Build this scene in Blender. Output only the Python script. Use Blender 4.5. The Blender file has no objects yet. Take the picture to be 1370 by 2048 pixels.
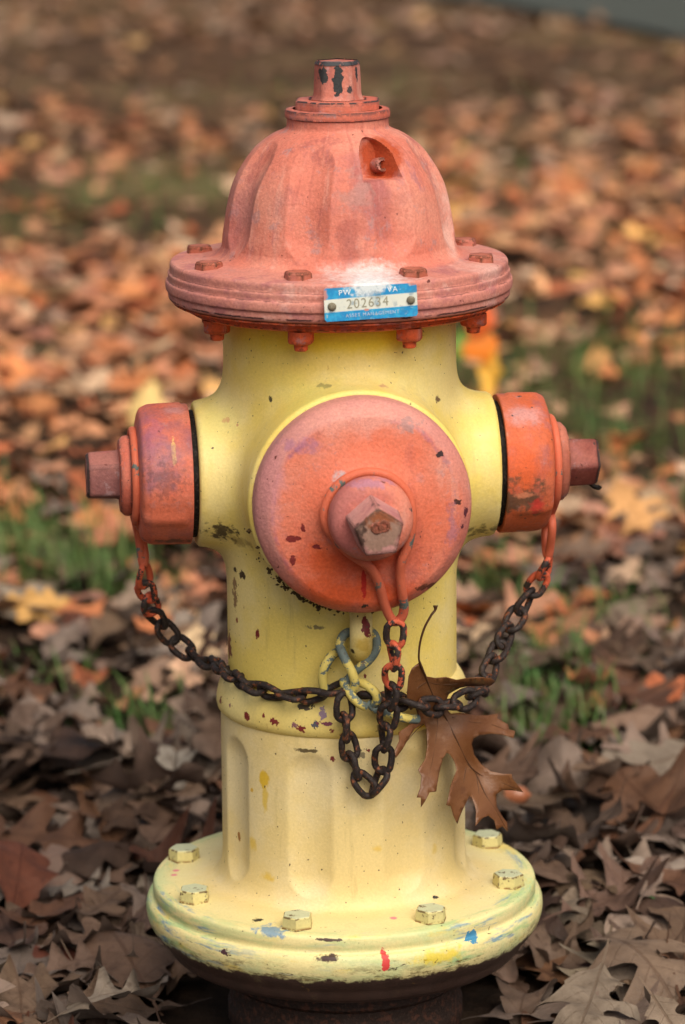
import bpy, bmesh, math, random
import numpy as np
from mathutils import Vector, Matrix
from mathutils.bvhtree import BVHTree
from mathutils.geometry import delaunay_2d_cdt

random.seed(7); rng = np.random.default_rng(11)
scene = bpy.context.scene
COL = scene.collection
rad = math.radians

# ------------------------------------------------------------------ camera
FPX, W, H = 7000.0, 1370.0, 2048.0
PITCH, ROLL = rad(12.6), rad(0.5)
CAMP = Vector((0.0013, -3.0, 1.12))
fwd = Vector((0, math.cos(PITCH), -math.sin(PITCH)))
r0, u0 = Vector((1, 0, 0)), Vector((0, math.sin(PITCH), math.cos(PITCH)))
rgt = (r0 * math.cos(ROLL) - u0 * math.sin(ROLL)).normalized()
upv = (u0 * math.cos(ROLL) + r0 * math.sin(ROLL)).normalized()
cd = bpy.data.cameras.new('camera'); cam = bpy.data.objects.new('camera', cd); COL.objects.link(cam)
M3 = Matrix((rgt, upv, -fwd)).transposed()
cam.matrix_world = Matrix.Translation(CAMP) @ M3.to_4x4()
cd.sensor_fit = 'VERTICAL'; cd.sensor_height = 36.0; cd.lens = FPX / H * 36.0
cd.clip_start = 0.05; cd.clip_end = 400
cd.dof.use_dof = True; cd.dof.focus_distance = 2.98; cd.dof.aperture_fstop = 5.0
cd.dof.aperture_blades = 9
scene.camera = cam

# ------------------------------------------------------------------ light
SUN_EL, SUN_AZ = rad(50), rad(160)          # azimuth from +Y towards +X
world = bpy.data.worlds.new('World'); scene.world = world; world.use_nodes = True
wn = world.node_tree.nodes; wl = world.node_tree.links
sky = wn.new('ShaderNodeTexSky'); sky.sky_type = 'NISHITA'; sky.sun_disc = False
sky.sun_elevation = SUN_EL; sky.sun_rotation = SUN_AZ
sky.air_density = 0.7; sky.dust_density = 6.0; sky.ozone_density = 0.6
bg = wn['Background']; bg.inputs['Strength'].default_value = 0.075
hs = wn.new('ShaderNodeHueSaturation'); hs.inputs['Saturation'].default_value = 0.30      # overcast: a pale grey sky
wl.new(sky.outputs[0], hs.inputs['Color']); wl.new(hs.outputs[0], bg.inputs['Color'])
sd = bpy.data.lights.new('sun', 'SUN'); sun = bpy.data.objects.new('sun', sd); COL.objects.link(sun)
sd.energy = 1.5; sd.angle = rad(60); sd.color = (1.0, 0.83, 0.60)
sdir = Vector((math.sin(SUN_AZ) * math.cos(SUN_EL), math.cos(SUN_AZ) * math.cos(SUN_EL), math.sin(SUN_EL)))
sun.rotation_euler = sdir.to_track_quat('Z', 'Y').to_euler(); sun.location = sdir * 10
scene.view_settings.view_transform = 'Standard'; scene.view_settings.look = 'None'
scene.view_settings.gamma = 1.0; scene.view_settings.use_curve_mapping = False
scene.view_settings.exposure = 0.84
scene.render.engine = 'CYCLES'
scene.cycles.use_denoising = True
scene.cycles.max_bounces = 6

# ------------------------------------------------------------------ rays through photograph points
TURN = rad(6.9)                              # the hydrant is turned a little about its axis
RZ = Matrix.Rotation(TURN, 4, 'Z'); RZI = RZ.inverted()
def ray(px, py):
    return (fwd + rgt * ((px - W / 2) / FPX) + upv * ((H / 2 - py) / FPX)).normalized()
def at_y(px, py, Y):
    d = ray(px, py); return CAMP + d * ((Y - CAMP.y) / d.y)
def at_z(px, py, Z):
    d = ray(px, py); return CAMP + d * ((Z - CAMP.z) / d.z)
def at_plane(px, py, n, dist):
    d = ray(px, py); return CAMP + d * ((dist - CAMP.dot(n)) / d.dot(n))
def at_cyl(px, py, R):
    d = ray(px, py); a = d.x**2 + d.y**2; b = CAMP.x * d.x + CAMP.y * d.y
    c = CAMP.x**2 + CAMP.y**2 - R * R; q = max(b * b - a * c, 0)
    return CAMP + d * ((-b - math.sqrt(q)) / a)
def loc(v): return RZI @ v                   # world -> hydrant space

# ------------------------------------------------------------------ object helpers
def tag(o, label=None, cat=None, group=None, kind=None):
    for k, v in (('label', label), ('category', cat), ('group', group), ('kind', kind)):
        if v: o[k] = v
    return o
def empty(name, parent=None):
    o = bpy.data.objects.new(name, None); COL.objects.link(o); o.parent = parent
    o.empty_display_size = 0.05; return o
def mesh_from(name, verts, faces, sharp=35, smooth=True):
    me = bpy.data.meshes.new(name)
    me.from_pydata([tuple(v) for v in verts], [], [tuple(f) for f in faces]); me.validate()
    if smooth:
        me.polygons.foreach_set('use_smooth', [True] * len(me.polygons))
        if sharp: me.set_sharp_from_angle(angle=rad(sharp))
    me.update(); return me
def obj(name, me, mat, parent=None):
    o = bpy.data.objects.new(name, me); COL.objects.link(o)
    if mat and not me.materials: me.materials.append(mat)
    o.parent = parent; return o
def lathe(prof, n=64, close_top=True, close_bot=True, phase=0.0):
    V, F = [], []
    for r, z in prof:
        for i in range(n):
            a = phase + 2 * math.pi * i / n
            V.append((r * math.cos(a), r * math.sin(a), z))
    m = len(prof)
    for j in range(m - 1):
        for i in range(n):
            k = (i + 1) % n
            F.append((j * n + i, j * n + k, (j + 1) * n + k, (j + 1) * n + i))
    if close_top: F.append(tuple((m - 1) * n + i for i in range(n)))
    if close_bot: F.append(tuple(reversed(range(n))))
    return V, F
def xf(V, mat): return [mat @ Vector(v) for v in V]
def bevel_mesh(me, w, seg=2, ang=30):
    bm = bmesh.new(); bm.from_mesh(me)
    es = [e for e in bm.edges if len(e.link_faces) == 2 and e.calc_face_angle(0) > rad(ang)]
    bmesh.ops.bevel(bm, geom=es, offset=w, segments=seg, affect='EDGES', profile=0.5)
    bm.to_mesh(me); bm.free()
    me.polygons.foreach_set('use_smooth', [True] * len(me.polygons))
    me.set_sharp_from_angle(angle=rad(50)); me.update(); return me
def smooth_path(P, n, closed=False):
    P = [Vector(p) for p in P]; m = len(P); out = []
    segs = m if closed else m - 1
    for i in range(segs):
        if closed: a, b, c, d = P[(i - 1) % m], P[i], P[(i + 1) % m], P[(i + 2) % m]
        else: a, b, c, d = P[max(i - 1, 0)], P[i], P[i + 1], P[min(i + 2, m - 1)]
        for k in range(n):
            t = k / n
            out.append(0.5 * ((2 * b) + (c - a) * t + (2 * a - 5 * b + 4 * c - d) * t * t + (3 * b - a - 3 * c + d) * t**3))
    if not closed: out.append(P[-1])
    return out
def tube(path, r, n=10, closed=False, r_end=None):
    m = len(path); V, F = [], []
    up = Vector((0.13, 0.31, 0.94)).normalized(); nrm = None
    for i in range(m):
        a = path[(i - 1) % m] if closed or i > 0 else path[0]
        b = path[(i + 1) % m] if closed or i < m - 1 else path[-1]
        t = (b - a).normalized()
        if nrm is None: nrm = t.cross(up).normalized()
        nrm = (nrm - t * nrm.dot(t)).normalized(); bn = t.cross(nrm)
        rr = r if r_end is None else r + (r_end - r) * i / (m - 1)
        for k in range(n):
            q = 2 * math.pi * k / n
            V.append(path[i] + nrm * (rr * math.cos(q)) + bn * (rr * math.sin(q)))
    for i in range(m if closed else m - 1):
        j = (i + 1) % m
        for k in range(n):
            l = (k + 1) % n
            F.append((i * n + k, i * n + l, j * n + l, j * n + k))
    if not closed:
        F.append(tuple(reversed(range(n)))); F.append(tuple((m - 1) * n + k for k in range(n)))
    return V, F

# ------------------------------------------------------------------ node helpers
class G:
    def __init__(s, name):
        s.m = bpy.data.materials.new(name); s.m.use_nodes = True
        s.n = s.m.node_tree.nodes; s.l = s.m.node_tree.links
        s.b = s.n['Principled BSDF']; s.o = s.n['Material Output']
        s.tc = s.n.new('ShaderNodeTexCoord'); s.P = s.tc.outputs['Object']
    def put(s, sock, v):
        if isinstance(v, bpy.types.NodeSocket): s.l.new(v, sock)
        elif v is not None:
            if isinstance(v, (tuple, list)) and len(v) == 3 and len(getattr(sock, 'default_value', [0])) == 4: v = (*v, 1)
            sock.default_value = v
    def math(s, op, a, b=None, c=None):
        x = s.n.new('ShaderNodeMath'); x.operation = op
        s.put(x.inputs[0], a); s.put(x.inputs[1], b) if b is not None else None
        if c is not None: s.put(x.inputs[2], c)
        return x.outputs[0]
    def vmath(s, op, a, b=None):
        x = s.n.new('ShaderNodeVectorMath'); x.operation = op
        s.put(x.inputs[0], a)
        if b is not None: s.put(x.inputs[1], b)
        return x.outputs['Value' if op in ('LENGTH', 'DISTANCE', 'DOT_PRODUCT') else 'Vector']
    def noise(s, scale, detail=4, rough=0.55, vec=None, off=(0, 0, 0), stretch=(1, 1, 1), dist=0.0):
        v = vec or s.P
        mp = s.n.new('ShaderNodeMapping'); s.l.new(v, mp.inputs['Vector'])
        mp.inputs['Location'].default_value = off; mp.inputs['Scale'].default_value = stretch
        x = s.n.new('ShaderNodeTexNoise'); s.l.new(mp.outputs[0], x.inputs['Vector'])
        x.inputs['Scale'].default_value = scale; x.inputs['Detail'].default_value = detail
        x.inputs['Roughness'].default_value = rough; x.inputs['Distortion'].default_value = dist
        return x.outputs['Fac']
    def ramp(s, f, a, b, lo=0.0, hi=1.0, kind='SMOOTHSTEP'):
        x = s.n.new('ShaderNodeMapRange'); x.interpolation_type = kind
        s.put(x.inputs[0], f)
        for i, v in zip((1, 2, 3, 4), (a, b, lo, hi)): s.put(x.inputs[i], v)
        return x.outputs[0]
    def mix(s, f, a, b, mode='MIX'):
        x = s.n.new('ShaderNodeMix'); x.data_type = 'RGBA'; x.blend_type = mode
        s.put(x.inputs[0], f); s.put(x.inputs[6], a); s.put(x.inputs[7], b)
        return x.outputs[2]
    def spot(s, c, col, center, size, soft=0.4, rag=0.5, nscale=90, amount=1.0):
        """a stain or chip of its own shape at a point of the object"""
        d = s.vmath('SUBTRACT', s.P, tuple(center))
        sz = size if isinstance(size, (tuple, list)) else (size, size, size)
        d = s.vmath('DIVIDE', d, tuple(sz))
        L = s.vmath('LENGTH', d)
        n = s.noise(nscale, 4, 0.65)
        L = s.math('ADD', L, s.math('MULTIPLY', s.math('SUBTRACT', n, 0.5), rag * 4))
        f = s.ramp(L, 1 - soft, 1 + soft * 0.2, amount, 0.0)
        return s.mix(f, c, col)
    def bump(s, h, strength, dist, normal=None):
        x = s.n.new('ShaderNodeBump'); s.put(x.inputs['Height'], h)
        x.inputs['Strength'].default_value = strength; x.inputs['Distance'].default_value = dist
        if normal: s.l.new(normal, x.inputs['Normal'])
        return x.outputs[0]
    def done(s, col, rough=0.6, spec=0.35, normal=None, metal=None):
        s.put(s.b.inputs['Base Color'], col); s.put(s.b.inputs['Roughness'], rough)
        s.b.inputs['Specular IOR Level'].default_value = spec
        if normal: s.l.new(normal, s.b.inputs['Normal'])
        if metal is not None: s.put(s.b.inputs['Metallic'], metal)
        return s.m

SALMON, CHALK, PURPLE, FRESH = (.62, .145, .075), (.60, .235, .17), (.30, .10, .115), (.60, .085, .015)
def orange_paint(name, base=SALMON, chalk=0.6, purple=0.6, chips=0.62, spots=(), peel=1.0, off=0, chipcol=(.03, .03, .035), edge=0, extra=None):
    g = G(name); o = (off, off * 1.7, -off)
    c = g.mix(g.math('MULTIPLY', g.ramp(g.noise(16, 5, .6, off=o), .42, .62), chalk), base, CHALK)
    c = g.mix(g.math('MULTIPLY', g.ramp(g.noise(11, 6, .65, off=(o[0] + 3, o[1], 1), stretch=(1, 1, .55)), .53, .68), purple), c, PURPLE)
    c = g.mix(g.math('MULTIPLY', g.ramp(g.noise(22, 6, .7, off=(9, o[1], 4), stretch=(1, 1, .25)), .58, .70), .5), c, (.62, .34, .28))
    c = g.mix(g.math('MULTIPLY', g.ramp(g.noise(34, 6, .72, off=(2, o[1], 11), stretch=(1, 1, .35)), .53, .64), .65), c, (.33, .095, .085))
    c = g.mix(g.math('MULTIPLY', g.ramp(g.noise(48, 6, .75, off=(12, o[1], 1)), .57, .66), .55), c, (.33, .22, .23))
    if extra: c = extra(g, c)
    for sp in spots:
        c = g.spot(c, *sp[:1], *sp[1:3], **(sp[3] if len(sp) > 3 else {}))
    sp_ = g.noise(420, 3, .7)
    c = g.mix(.9, c, g.mix(sp_, (.55, .52, .52), (1.38, 1.38, 1.38)), 'MULTIPLY')
    ch = g.ramp(g.noise(75, 5, .62, off=(1, o[0], 7)), chips, chips + .035)
    c = g.mix(ch, c, chipcol)
    if edge:
        bv_ = g.n.new('ShaderNodeBevel'); bv_.samples = 6; bv_.inputs['Radius'].default_value = .0055
        ge = g.n.new('ShaderNodeNewGeometry')
        ed = g.math('SUBTRACT', 1.0, g.vmath('DOT_PRODUCT', bv_.outputs[0], ge.outputs['Normal']))
        ed = g.math('MULTIPLY', g.ramp(ed, .003, .035), g.ramp(g.noise(170, 5, .7, off=(6, o[0], 2)), .58 - .2 * edge, .64 - .2 * edge))
        c = g.mix(ed, c, chipcol); ch = g.math('MAXIMUM', ch, ed)
    ch2 = g.ramp(g.noise(160, 2, .5, off=(4, o[0], 2)), .72, .76)
    c = g.mix(ch2, c, (.12, .03, .025))
    h = g.math('ADD', g.math('MULTIPLY', g.noise(330, 3, .6), .6), g.math('MULTIPLY', g.noise(60, 4, .5), .8))
    h = g.math('SUBTRACT', h, g.math('MULTIPLY', ch, .8))
    return g.done(c, g.ramp(g.noise(40, 3), .3, .7, .52, .75), .3, g.bump(h, .42 * peel, .0022))
def yellow_paint(name, base=(.73, .56, .135), pale=(.75, .61, .25), deep=(.69, .47, .06), spots=(), specks=.70, off=0, extra=None):
    g = G(name); o = (off, off * 2.1, off)
    c = g.mix(g.ramp(g.noise(9, 5, .6, off=o), .4, .62), base, pale)
    c = g.mix(g.math('MULTIPLY', g.ramp(g.noise(13, 5, .6, off=(o[0] + 5, 2, 8), stretch=(1, 1, .4)), .55, .72), .55), c, deep)
    c = g.mix(g.math('MULTIPLY', g.ramp(g.noise(8, 5, .6, off=(o[0] + 15, 3, 4), stretch=(1, 1, .5)), .55, .75), .16), c, (.52, .53, .20))
    # thin grime running down
    st = g.ramp(g.noise(60, 5, .65, off=(o[0], 1, 5), stretch=(1, 1, .12)), .60, .74)
    c = g.mix(g.math('MULTIPLY', st, .28), c, (.30, .22, .08))
    if extra: c = extra(g, c)
    for sp in spots:
        c = g.spot(c, *sp[:1], *sp[1:3], **(sp[3] if len(sp) > 3 else {}))
    c = g.mix(g.ramp(g.noise(270, 3, .5, off=(3, o[0], 1)), specks, specks + .03), c, (.09, .06, .03))
    chn = g.noise(105, 5, .62, off=(8, o[0], 3), stretch=(1, 1, .6)); chm = g.ramp(chn, .735, .75)
    c = g.mix(g.ramp(chn, .69, .735, 0, .55), c, (.45, .25, .06))
    c = g.mix(chm, c, (.13, .04, .022))
    c = g.mix(g.math('MULTIPLY', g.ramp(g.noise(26, 7, .75, off=(o[0], 4, 9), stretch=(1, 1, .22)), .56, .70), .30), c, (.42, .34, .16))
    c = g.mix(.8, c, g.mix(g.noise(480, 3, .7), (.76, .76, .74), (1.18, 1.18, 1.18)), 'MULTIPLY')
    h = g.math('ADD', g.math('MULTIPLY', g.noise(380, 3, .6), .45), g.math('MULTIPLY', g.noise(45, 4, .5), .9))
    h = g.math('SUBTRACT', h, g.math('MULTIPLY', chm, 1.2))
    return g.done(c, g.ramp(g.noise(30, 3), .3, .7, .42, .64), .4, g.bump(h, .32, .002))
def rust_metal(name, base=(.035, .022, .018), rust=(.17, .055, .022), amt=.55, spec=.4, paint=None, pth=.5):
    g = G(name)
    oi = g.n.new('ShaderNodeObjectInfo')
    rnd = g.vmath('SCALE', (1, 1, 1)); rnd.node.inputs['Scale'].default_value = 7
    g.l.new(oi.outputs['Random'], rnd.node.inputs['Scale'])
    p = g.vmath('ADD', g.P, g.vmath('MULTIPLY', rnd, (9.0, 5.0, 3.0)))
    c = g.mix(g.ramp(g.noise(150, 5, .65, vec=p), amt, amt + .13), base, rust)
    c = g.mix(g.ramp(g.noise(420, 3, .6, vec=p), .5, .72, 0, .5), c, (.08, .05, .04))
    if paint:
        c = g.mix(g.ramp(g.noise(48, 6, .7, vec=p, off=(5, 5, 5)), pth, pth + .03), c, paint)
    h = g.noise(450, 4, .65, vec=p)
    return g.done(c, g.ramp(g.noise(200, 2, vec=p), .3, .7, .5, .8), spec, g.bump(h, .5, .0012))

# ------------------------------------------------------------------ ground
GZ = -0.045
def und(x, y):
    f = np.clip((8.0 - np.asarray(y)) / 3.0, 0, 1)
    return f * (.014 * np.sin(1.9 * x + .7) * np.sin(1.3 * y + .4) + .008 * np.sin(4.1 * x + 1.1 * y))
xs = np.concatenate([[-90, -30], np.linspace(-8, 8, 81), [30, 90]])
ys = np.concatenate([[-90, -30], np.linspace(-5, 18, 116), [40, 140]])
gv = [(x, y, GZ + float(und(x, y))) for y in ys for x in xs]
nx = len(xs)
gf = [(j * nx + i, j * nx + i + 1, (j + 1) * nx + i + 1, (j + 1) * nx + i) for j in range(len(ys) - 1) for i in range(nx - 1)]
g = G('leaf_mould')
c = g.mix(g.ramp(g.noise(18, 6, .65), .35, .65), (.018, .012, .009), (.055, .034, .022))
far = g.ramp(g.vmath('DOT_PRODUCT', g.P, (0, 1, 0)), 1.2, 4.5)
grassy = g.math('MULTIPLY', g.ramp(g.noise(1.1, 4, .6), .48, .66), far)
lawn = g.mix(g.noise(25, 5, .7), (.085, .075, .032), (.25, .185, .10))
c = g.mix(grassy, c, lawn)
litter = g.mix(g.noise(9, 3, .6), (.10, .05, .028), (.26, .14, .075))
c = g.mix(g.math('MULTIPLY', g.ramp(g.noise(14, 4, .7, off=(4, 4, 4)), .42, .58), g.math('MULTIPLY', far, .75)), c, litter)
ground_m = g.done(c, .95, .1, g.bump(g.noise(70, 6, .7), .8, .02))
tag(obj('ground', mesh_from('ground', gv, gf, None), ground_m), kind='structure')
# the road beyond, top right
e0, e1 = at_z(740, -23, GZ), at_z(1480, 110, GZ)
dr = (e1 - e0).normalized(); pr = Vector((-dr.y, dr.x, 0)); pr = pr if pr.x > 0 else -pr
rv = []
for k in range(41):
    q = e0 - dr * 12 + dr * (k * 0.9)
    w_ = .05 * math.sin(k * 1.7) + .03 * math.sin(k * 3.1)
    rv += [q + pr * w_, q + pr * 5.5]
for v in rv: v.z = GZ + .03
rf = [(2 * k, 2 * k + 2, 2 * k + 3, 2 * k + 1) for k in range(40)]
g = G('asphalt')
c = g.mix(g.noise(3, 5, .6), (.032, .040, .036), (.055, .062, .054))
c = g.mix(g.ramp(g.noise(120, 3, .6), .5, .7), c, (.08, .085, .075))
rbm = mesh_from('road', rv, rf, None)
ro = tag(obj('road', rbm, g.done(c, .85, .3, g.bump(g.noise(200, 3), .5, .004))), kind='structure')

# ------------------------------------------------------------------ hydrant
hydrant = empty('fire_hydrant'); hydrant.rotation_euler = (0, 0, TURN)
tag(hydrant, 'weathered yellow fire hydrant with orange bonnet and caps standing in dry leaves', 'fire hydrant')
BA = [rad(22.5 + 45 * k) for k in range(8)]          # bolts and flutes sit on the same spokes
ZN = 0.4885                                           # height of the outlets

def prof_interp(pts, n):
    """Catmull-Rom through profile points, dense"""
    P = [Vector((r, z, 0)) for r, z in pts]; out = smooth_path(P, n); return [(v.x, v.y) for v in out]
def capsule_flute(arc, z, z0, z1, w):
    dz = np.where(z > z1, z - z1, np.where(z < z0, z0 - z, 0.0)); d = np.sqrt(arc**2 + dz**2)
    return np.clip(1 - (d / w)**2, 0, 1)
def fluted(prof, n, z0, z1, w, depth, pocket=None):
    V = np.zeros((len(prof), n, 3)); th = np.arange(n) * 2 * math.pi / n     # th measured from -Y towards +X
    for j, (r, z) in enumerate(prof):
        R = np.full(n, r)
        for a in BA:
            d = (th - a + math.pi) % (2 * math.pi) - math.pi
            m = capsule_flute(d * max(r, .05), z, z0, z1, w)
            R = R - depth * m
        if pocket:
            pa, pz0, pz1, pw, pr_ = pocket
            d = (th - pa + math.pi) % (2 * math.pi) - math.pi
            x = d * .075; ww = pw
            rz = max(z - (pz1 - pw), 0)
            inside = np.sqrt(x**2 + rz**2) / ww
            sm = np.clip((1 - inside) / .16, 0, 1) * np.clip((z - pz0) / .0012, 0, 1)
            sm = sm * sm * (3 - 2 * sm)
            tgt = np.minimum(R, pr_ + .22 * (pz1 - z) * 0 + .004 * (x / ww)**2)
            R = R * (1 - sm) + tgt * sm
        V[j, :, 0] = R * np.sin(th); V[j, :, 1] = -R * np.cos(th); V[j, :, 2] = z
    V = V.reshape(-1, 3); F = []
    for j in range(len(prof) - 1):
        a = j * n
        for i in range(n):
            k = (i + 1) % n
            F.append((a + i, a + k, a + n + k, a + n + i))
    return V.tolist(), F

# bonnet: flange rim, dome, neck (bottom to top)
bp = [(.100, .6405), (.138, .6405), (.1455, .6415), (.1478, .6440), (.1482, .6490), (.1498, .6505), (.1502, .6545), (.1496, .6580),
      (.1478, .6592), (.1480, .6640), (.1472, .6655), (.1462, .6662), (.1462, .6715), (.1450, .6738), (.1425, .6745), (.126, .6762), (.116, .6772),
      (.1085, .6790), (.1035, .6825), (.1008, .6880)]
bp = prof_interp(bp, 3)[:-1]
dome = prof_interp([(.1008, .6880), (.1000, .6970), (.0985, .7060), (.0962, .7200), (.0918, .7377), (.0846, .7528), (.0742, .7678), (.0660, .7755), (.0560, .7822), (.0470, .7862), (.0440, .7890), (.0436, .7960)], 16)
zz = np.array(dome)
bprof = bp + dome + [(.030, .7962)]
POCKET = (rad(20.5), .7500, .7850, .0172, .0480)
bv, bf = fluted(bprof, 480, .7045, .7600, .0190, .0072, POCKET)
bonnet_me = mesh_from('bonnet', bv, bf, 40)

def hit(me, px, py):
    """where the line of sight meets a part, in hydrant space"""
    key = me.name
    if key not in hit.c: hit.c[key] = BVHTree.FromPolygons([v.co for v in me.vertices], [p.vertices for p in me.polygons])
    o_ = RZI @ CAMP; d_ = RZI.to_3x3() @ ray(px, py)
    r_ = hit.c[key].ray_cast(o_, d_)
    return r_[0] if r_[0] else o_ + d_ * 2.95
hit.c = {}
px2m = 1 / 2330.0

def S(me, px, py, sx, sy, col, soft=.4, rag=.5, ns=90, amount=1.0, deep=None):
    c_ = hit(me, px, py); w_ = sx * px2m; h_ = sy * px2m
    if soft <= .3 and min(sx, sy) < 30: soft, rag, ns = .12, max(rag, .75), max(ns, 1.1 / max(w_, h_))
    return (col, c_, (w_, deep or max(w_, h_), h_), dict(soft=soft, rag=rag, nscale=ns, amount=amount))
WHITE = (.60, .66, .69)
bspots = [S(bonnet_me, 763, 324, 48, 54, (.40, .062, .016), .3, .25, 60, .95),
          S(bonnet_me, 735, 550, 110, 30, (.66, .48, .45), .95, .5, 120, .8),
          S(bonnet_me, 742, 552, 74, 30, (.60, .56, .57), .95, .6, 150, .95, deep=.03),
          S(bonnet_me, 742, 566, 52, 24, WHITE, .8, .5, 170, 1.0, deep=.03),
          S(bonnet_me, 700, 480, 26, 70, (.34, .09, .07), .8, .9, 60, .6),
          S(bonnet_me, 720, 385, 40, 40, (.36, .20, .18), .6, .9, 70, .55),
          S(bonnet_me, 790, 430, 30, 60, (.44, .13, .09), .8, .9, 70, .6),
          S(bonnet_me, 490, 440, 50, 90, (.42, .17, .16), .9, .6, 40, .6),
          S(bonnet_me, 895, 450, 25, 120, (.66, .42, .36), .9, .5, 50, .7),
          S(bonnet_me, 970, 535, 70, 30, (.66, .40, .35), .9, .5, 60, .7)]
def bonnet_extra(g, c):
    z = g.vmath('DOT_PRODUCT', g.P, (0, 0, 1)); r = g.vmath('LENGTH', g.vmath('MULTIPLY', g.P, (1, 1, 0)))
    rim = g.ramp(r, .104, .120)
    c = g.mix(g.math('MULTIPLY', rim, .55), c, (.50, .225, .19))
    c = g.mix(g.math('MULTIPLY', g.math('MULTIPLY', rim, g.ramp(g.noise(26, 6, .7, off=(3, 9, 1), stretch=(1, 1, 2)), .50, .64)), .7), c, (.34, .12, .13))
    c = g.mix(g.math('MULTIPLY', g.math('MULTIPLY', rim, g.ramp(g.noise(40, 5, .7, off=(13, 2, 1)), .55, .68)), .6), c, (.62, .36, .31))
    wob = g.math('ADD', z, g.math('MULTIPLY', g.math('SUBTRACT', g.noise(160, 4, .6), .5), .0022))
    dome = g.ramp(r, .108, .100)
    th = g.n.new('ShaderNodeSeparateXYZ'); g.l.new(g.P, th.inputs[0])
    cb = g.n.new('ShaderNodeCombineXYZ'); g.put(cb.inputs[0], g.math('MULTIPLY', g.math('ARCTAN2', th.outputs[0], g.math('MULTIPLY', th.outputs[1], -1.0)), .1)); g.put(cb.inputs[2], z)
    dp = g.noise(70, 7, .72, vec=cb.outputs[0], stretch=(1, 1, .16), dist=.3)
    c = g.mix(g.math('MULTIPLY', g.math('MULTIPLY', g.ramp(dp, .53, .68), dome), .45), c, (.37, .095, .075))
    c = g.mix(g.math('MULTIPLY', g.math('MULTIPLY', g.ramp(g.noise(60, 7, .72, vec=cb.outputs[0], stretch=(1, 1, .2), off=(7, 0, 3), dist=.3), .55, .70), dome), .45), c, (.68, .36, .29))
    c = g.mix(g.math('MULTIPLY', g.math('MULTIPLY', g.ramp(g.noise(38, 7, .75, vec=cb.outputs[0], stretch=(1, 1, .5), off=(2, 0, 9), dist=.4), .56, .68), dome), .6), c, (.31, .13, .16))
    for zc, wd, am in ((.6440, .0010, .95), (.6590, .0006, .55), (.6658, .0005, .5), (.6502, .0005, .45)):
        ln = g.ramp(g.math('ABSOLUTE', g.math('SUBTRACT', wob, zc)), wd * .4, wd, 1, 0)
        ln = g.math('MULTIPLY', g.math('MULTIPLY', ln, rim), g.ramp(g.noise(60, 3, .6, off=(zc * 90, 0, 0)), .40, .50))
        c = g.mix(g.math('MULTIPLY', ln, am), c, (.055, .022, .02))
    return c
bonnet_m = orange_paint('bonnet_paint', base=(.555, .17, .118), chalk=.9, purple=.6, chips=.715, spots=bspots, off=0, peel=1.25, extra=bonnet_extra)
bonnet = obj('bonnet', bonnet_me, bonnet_m, hydrant)

nut_m = orange_paint('worn_orange_paint', base=(.50, .12, .075), chalk=.6, purple=.7, chips=.66, off=3, edge=.8)
boltm = orange_paint('rusty_orange_paint', base=(.36, .10, .06), chalk=.35, purple=.7, chips=.63, off=6, chipcol=(.10, .035, .018), edge=.7)
fresh_m = orange_paint('fresh_orange_paint', base=FRESH, chalk=.12, purple=.25, chips=.68, off=9, chipcol=(.12, .03, .012), edge=.5)
def around(name, me, mat, R, z, parent, jit=0.3):
    for k, a in enumerate(BA):
        o = obj(name, me, mat, parent)
        o.location = (R * math.sin(a), -R * math.cos(a), z); o.rotation_euler = (0, 0, random.uniform(-jit, jit) * 3 + k)
def hexhead(r, h, name):
    V, F = lathe([(r * 1.06, 0), (r, h - .0014), (r * .90, h)], 6, True, False)
    return mesh_from(name, V, F, 20)
around('bolt', hexhead(.0116, .0066, 'flange_bolt'), boltm, .1262, .6750, bonnet)

# operating nut and its hold-down collar, a five sided nut
V, F = lathe([(.0445, .7962), (.0452, .7968), (.0452, .8020), (.0446, .8034), (.0385, .8040)], 96, False, False)
collar_ring = obj('weather_shield', mesh_from('weather_shield', V, F, 30), nut_m, bonnet)
V, F = lathe([(.0385, .8038), (.0385, .8105), (.0370, .8118), (.0262, .8120), (.0256, .8108), (.020, .8106)], 8, False, False, rad(14))
me = bevel_mesh(mesh_from('hold_down_nut', V, F, 30), .0016, 2, 30)
obj('hold_down_nut', me, nut_m, bonnet)
V, F = lathe([(.0252, .8108), (.0226, .8135), (.0212, .8420), (.0196, .8440)], 5, True, False, rad(-90 + 28))
me = bevel_mesh(mesh_from('operating_nut', V, F, 30), .0030, 3, 30)
topm_spots = [S(me, 676, 160, 9, 30, (.025, .028, .03), .2, .5, 120), S(me, 645, 152, 9, 22, (.03, .03, .03), .2, .7, 120),
              S(me, 713, 147, 5, 13, (.03, .03, .035), .2, .5, 120), S(me, 700, 180, 6, 8, (.05, .04, .04), .2, .5, 120),
              S(me, 676, 126, 40, 5, (.10, .10, .11), .5, .6, 120, .8)]
obj('operating_nut', me, orange_paint('operating_nut_paint', base=(.42, .12, .085), chalk=.4, purple=.8, chips=.66, spots=topm_spots, off=2, edge=1.0), bonnet)
# grease plug inside the pocket
pa = POCKET[0]; pd = Vector((math.sin(pa), -math.cos(pa), 0))
V, F = lathe([(.0064, -.006), (.0064, .0042), (.0057, .0060), (.0037, .0060), (.0033, .0040), (.0030, .001)], 24, True, False)
Rm = Matrix.Translation(hit(bonnet_me, 756, 333) + Vector((.0005, 0, .0015)) + pd * .0022) @ (pd + Vector((0, 0, .15))).normalized().to_track_quat('Z', 'Y').to_matrix().to_4x4()
obj('grease_plug', mesh_from('grease_plug', xf(V, Rm), F, 35), boltm, bonnet)

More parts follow.
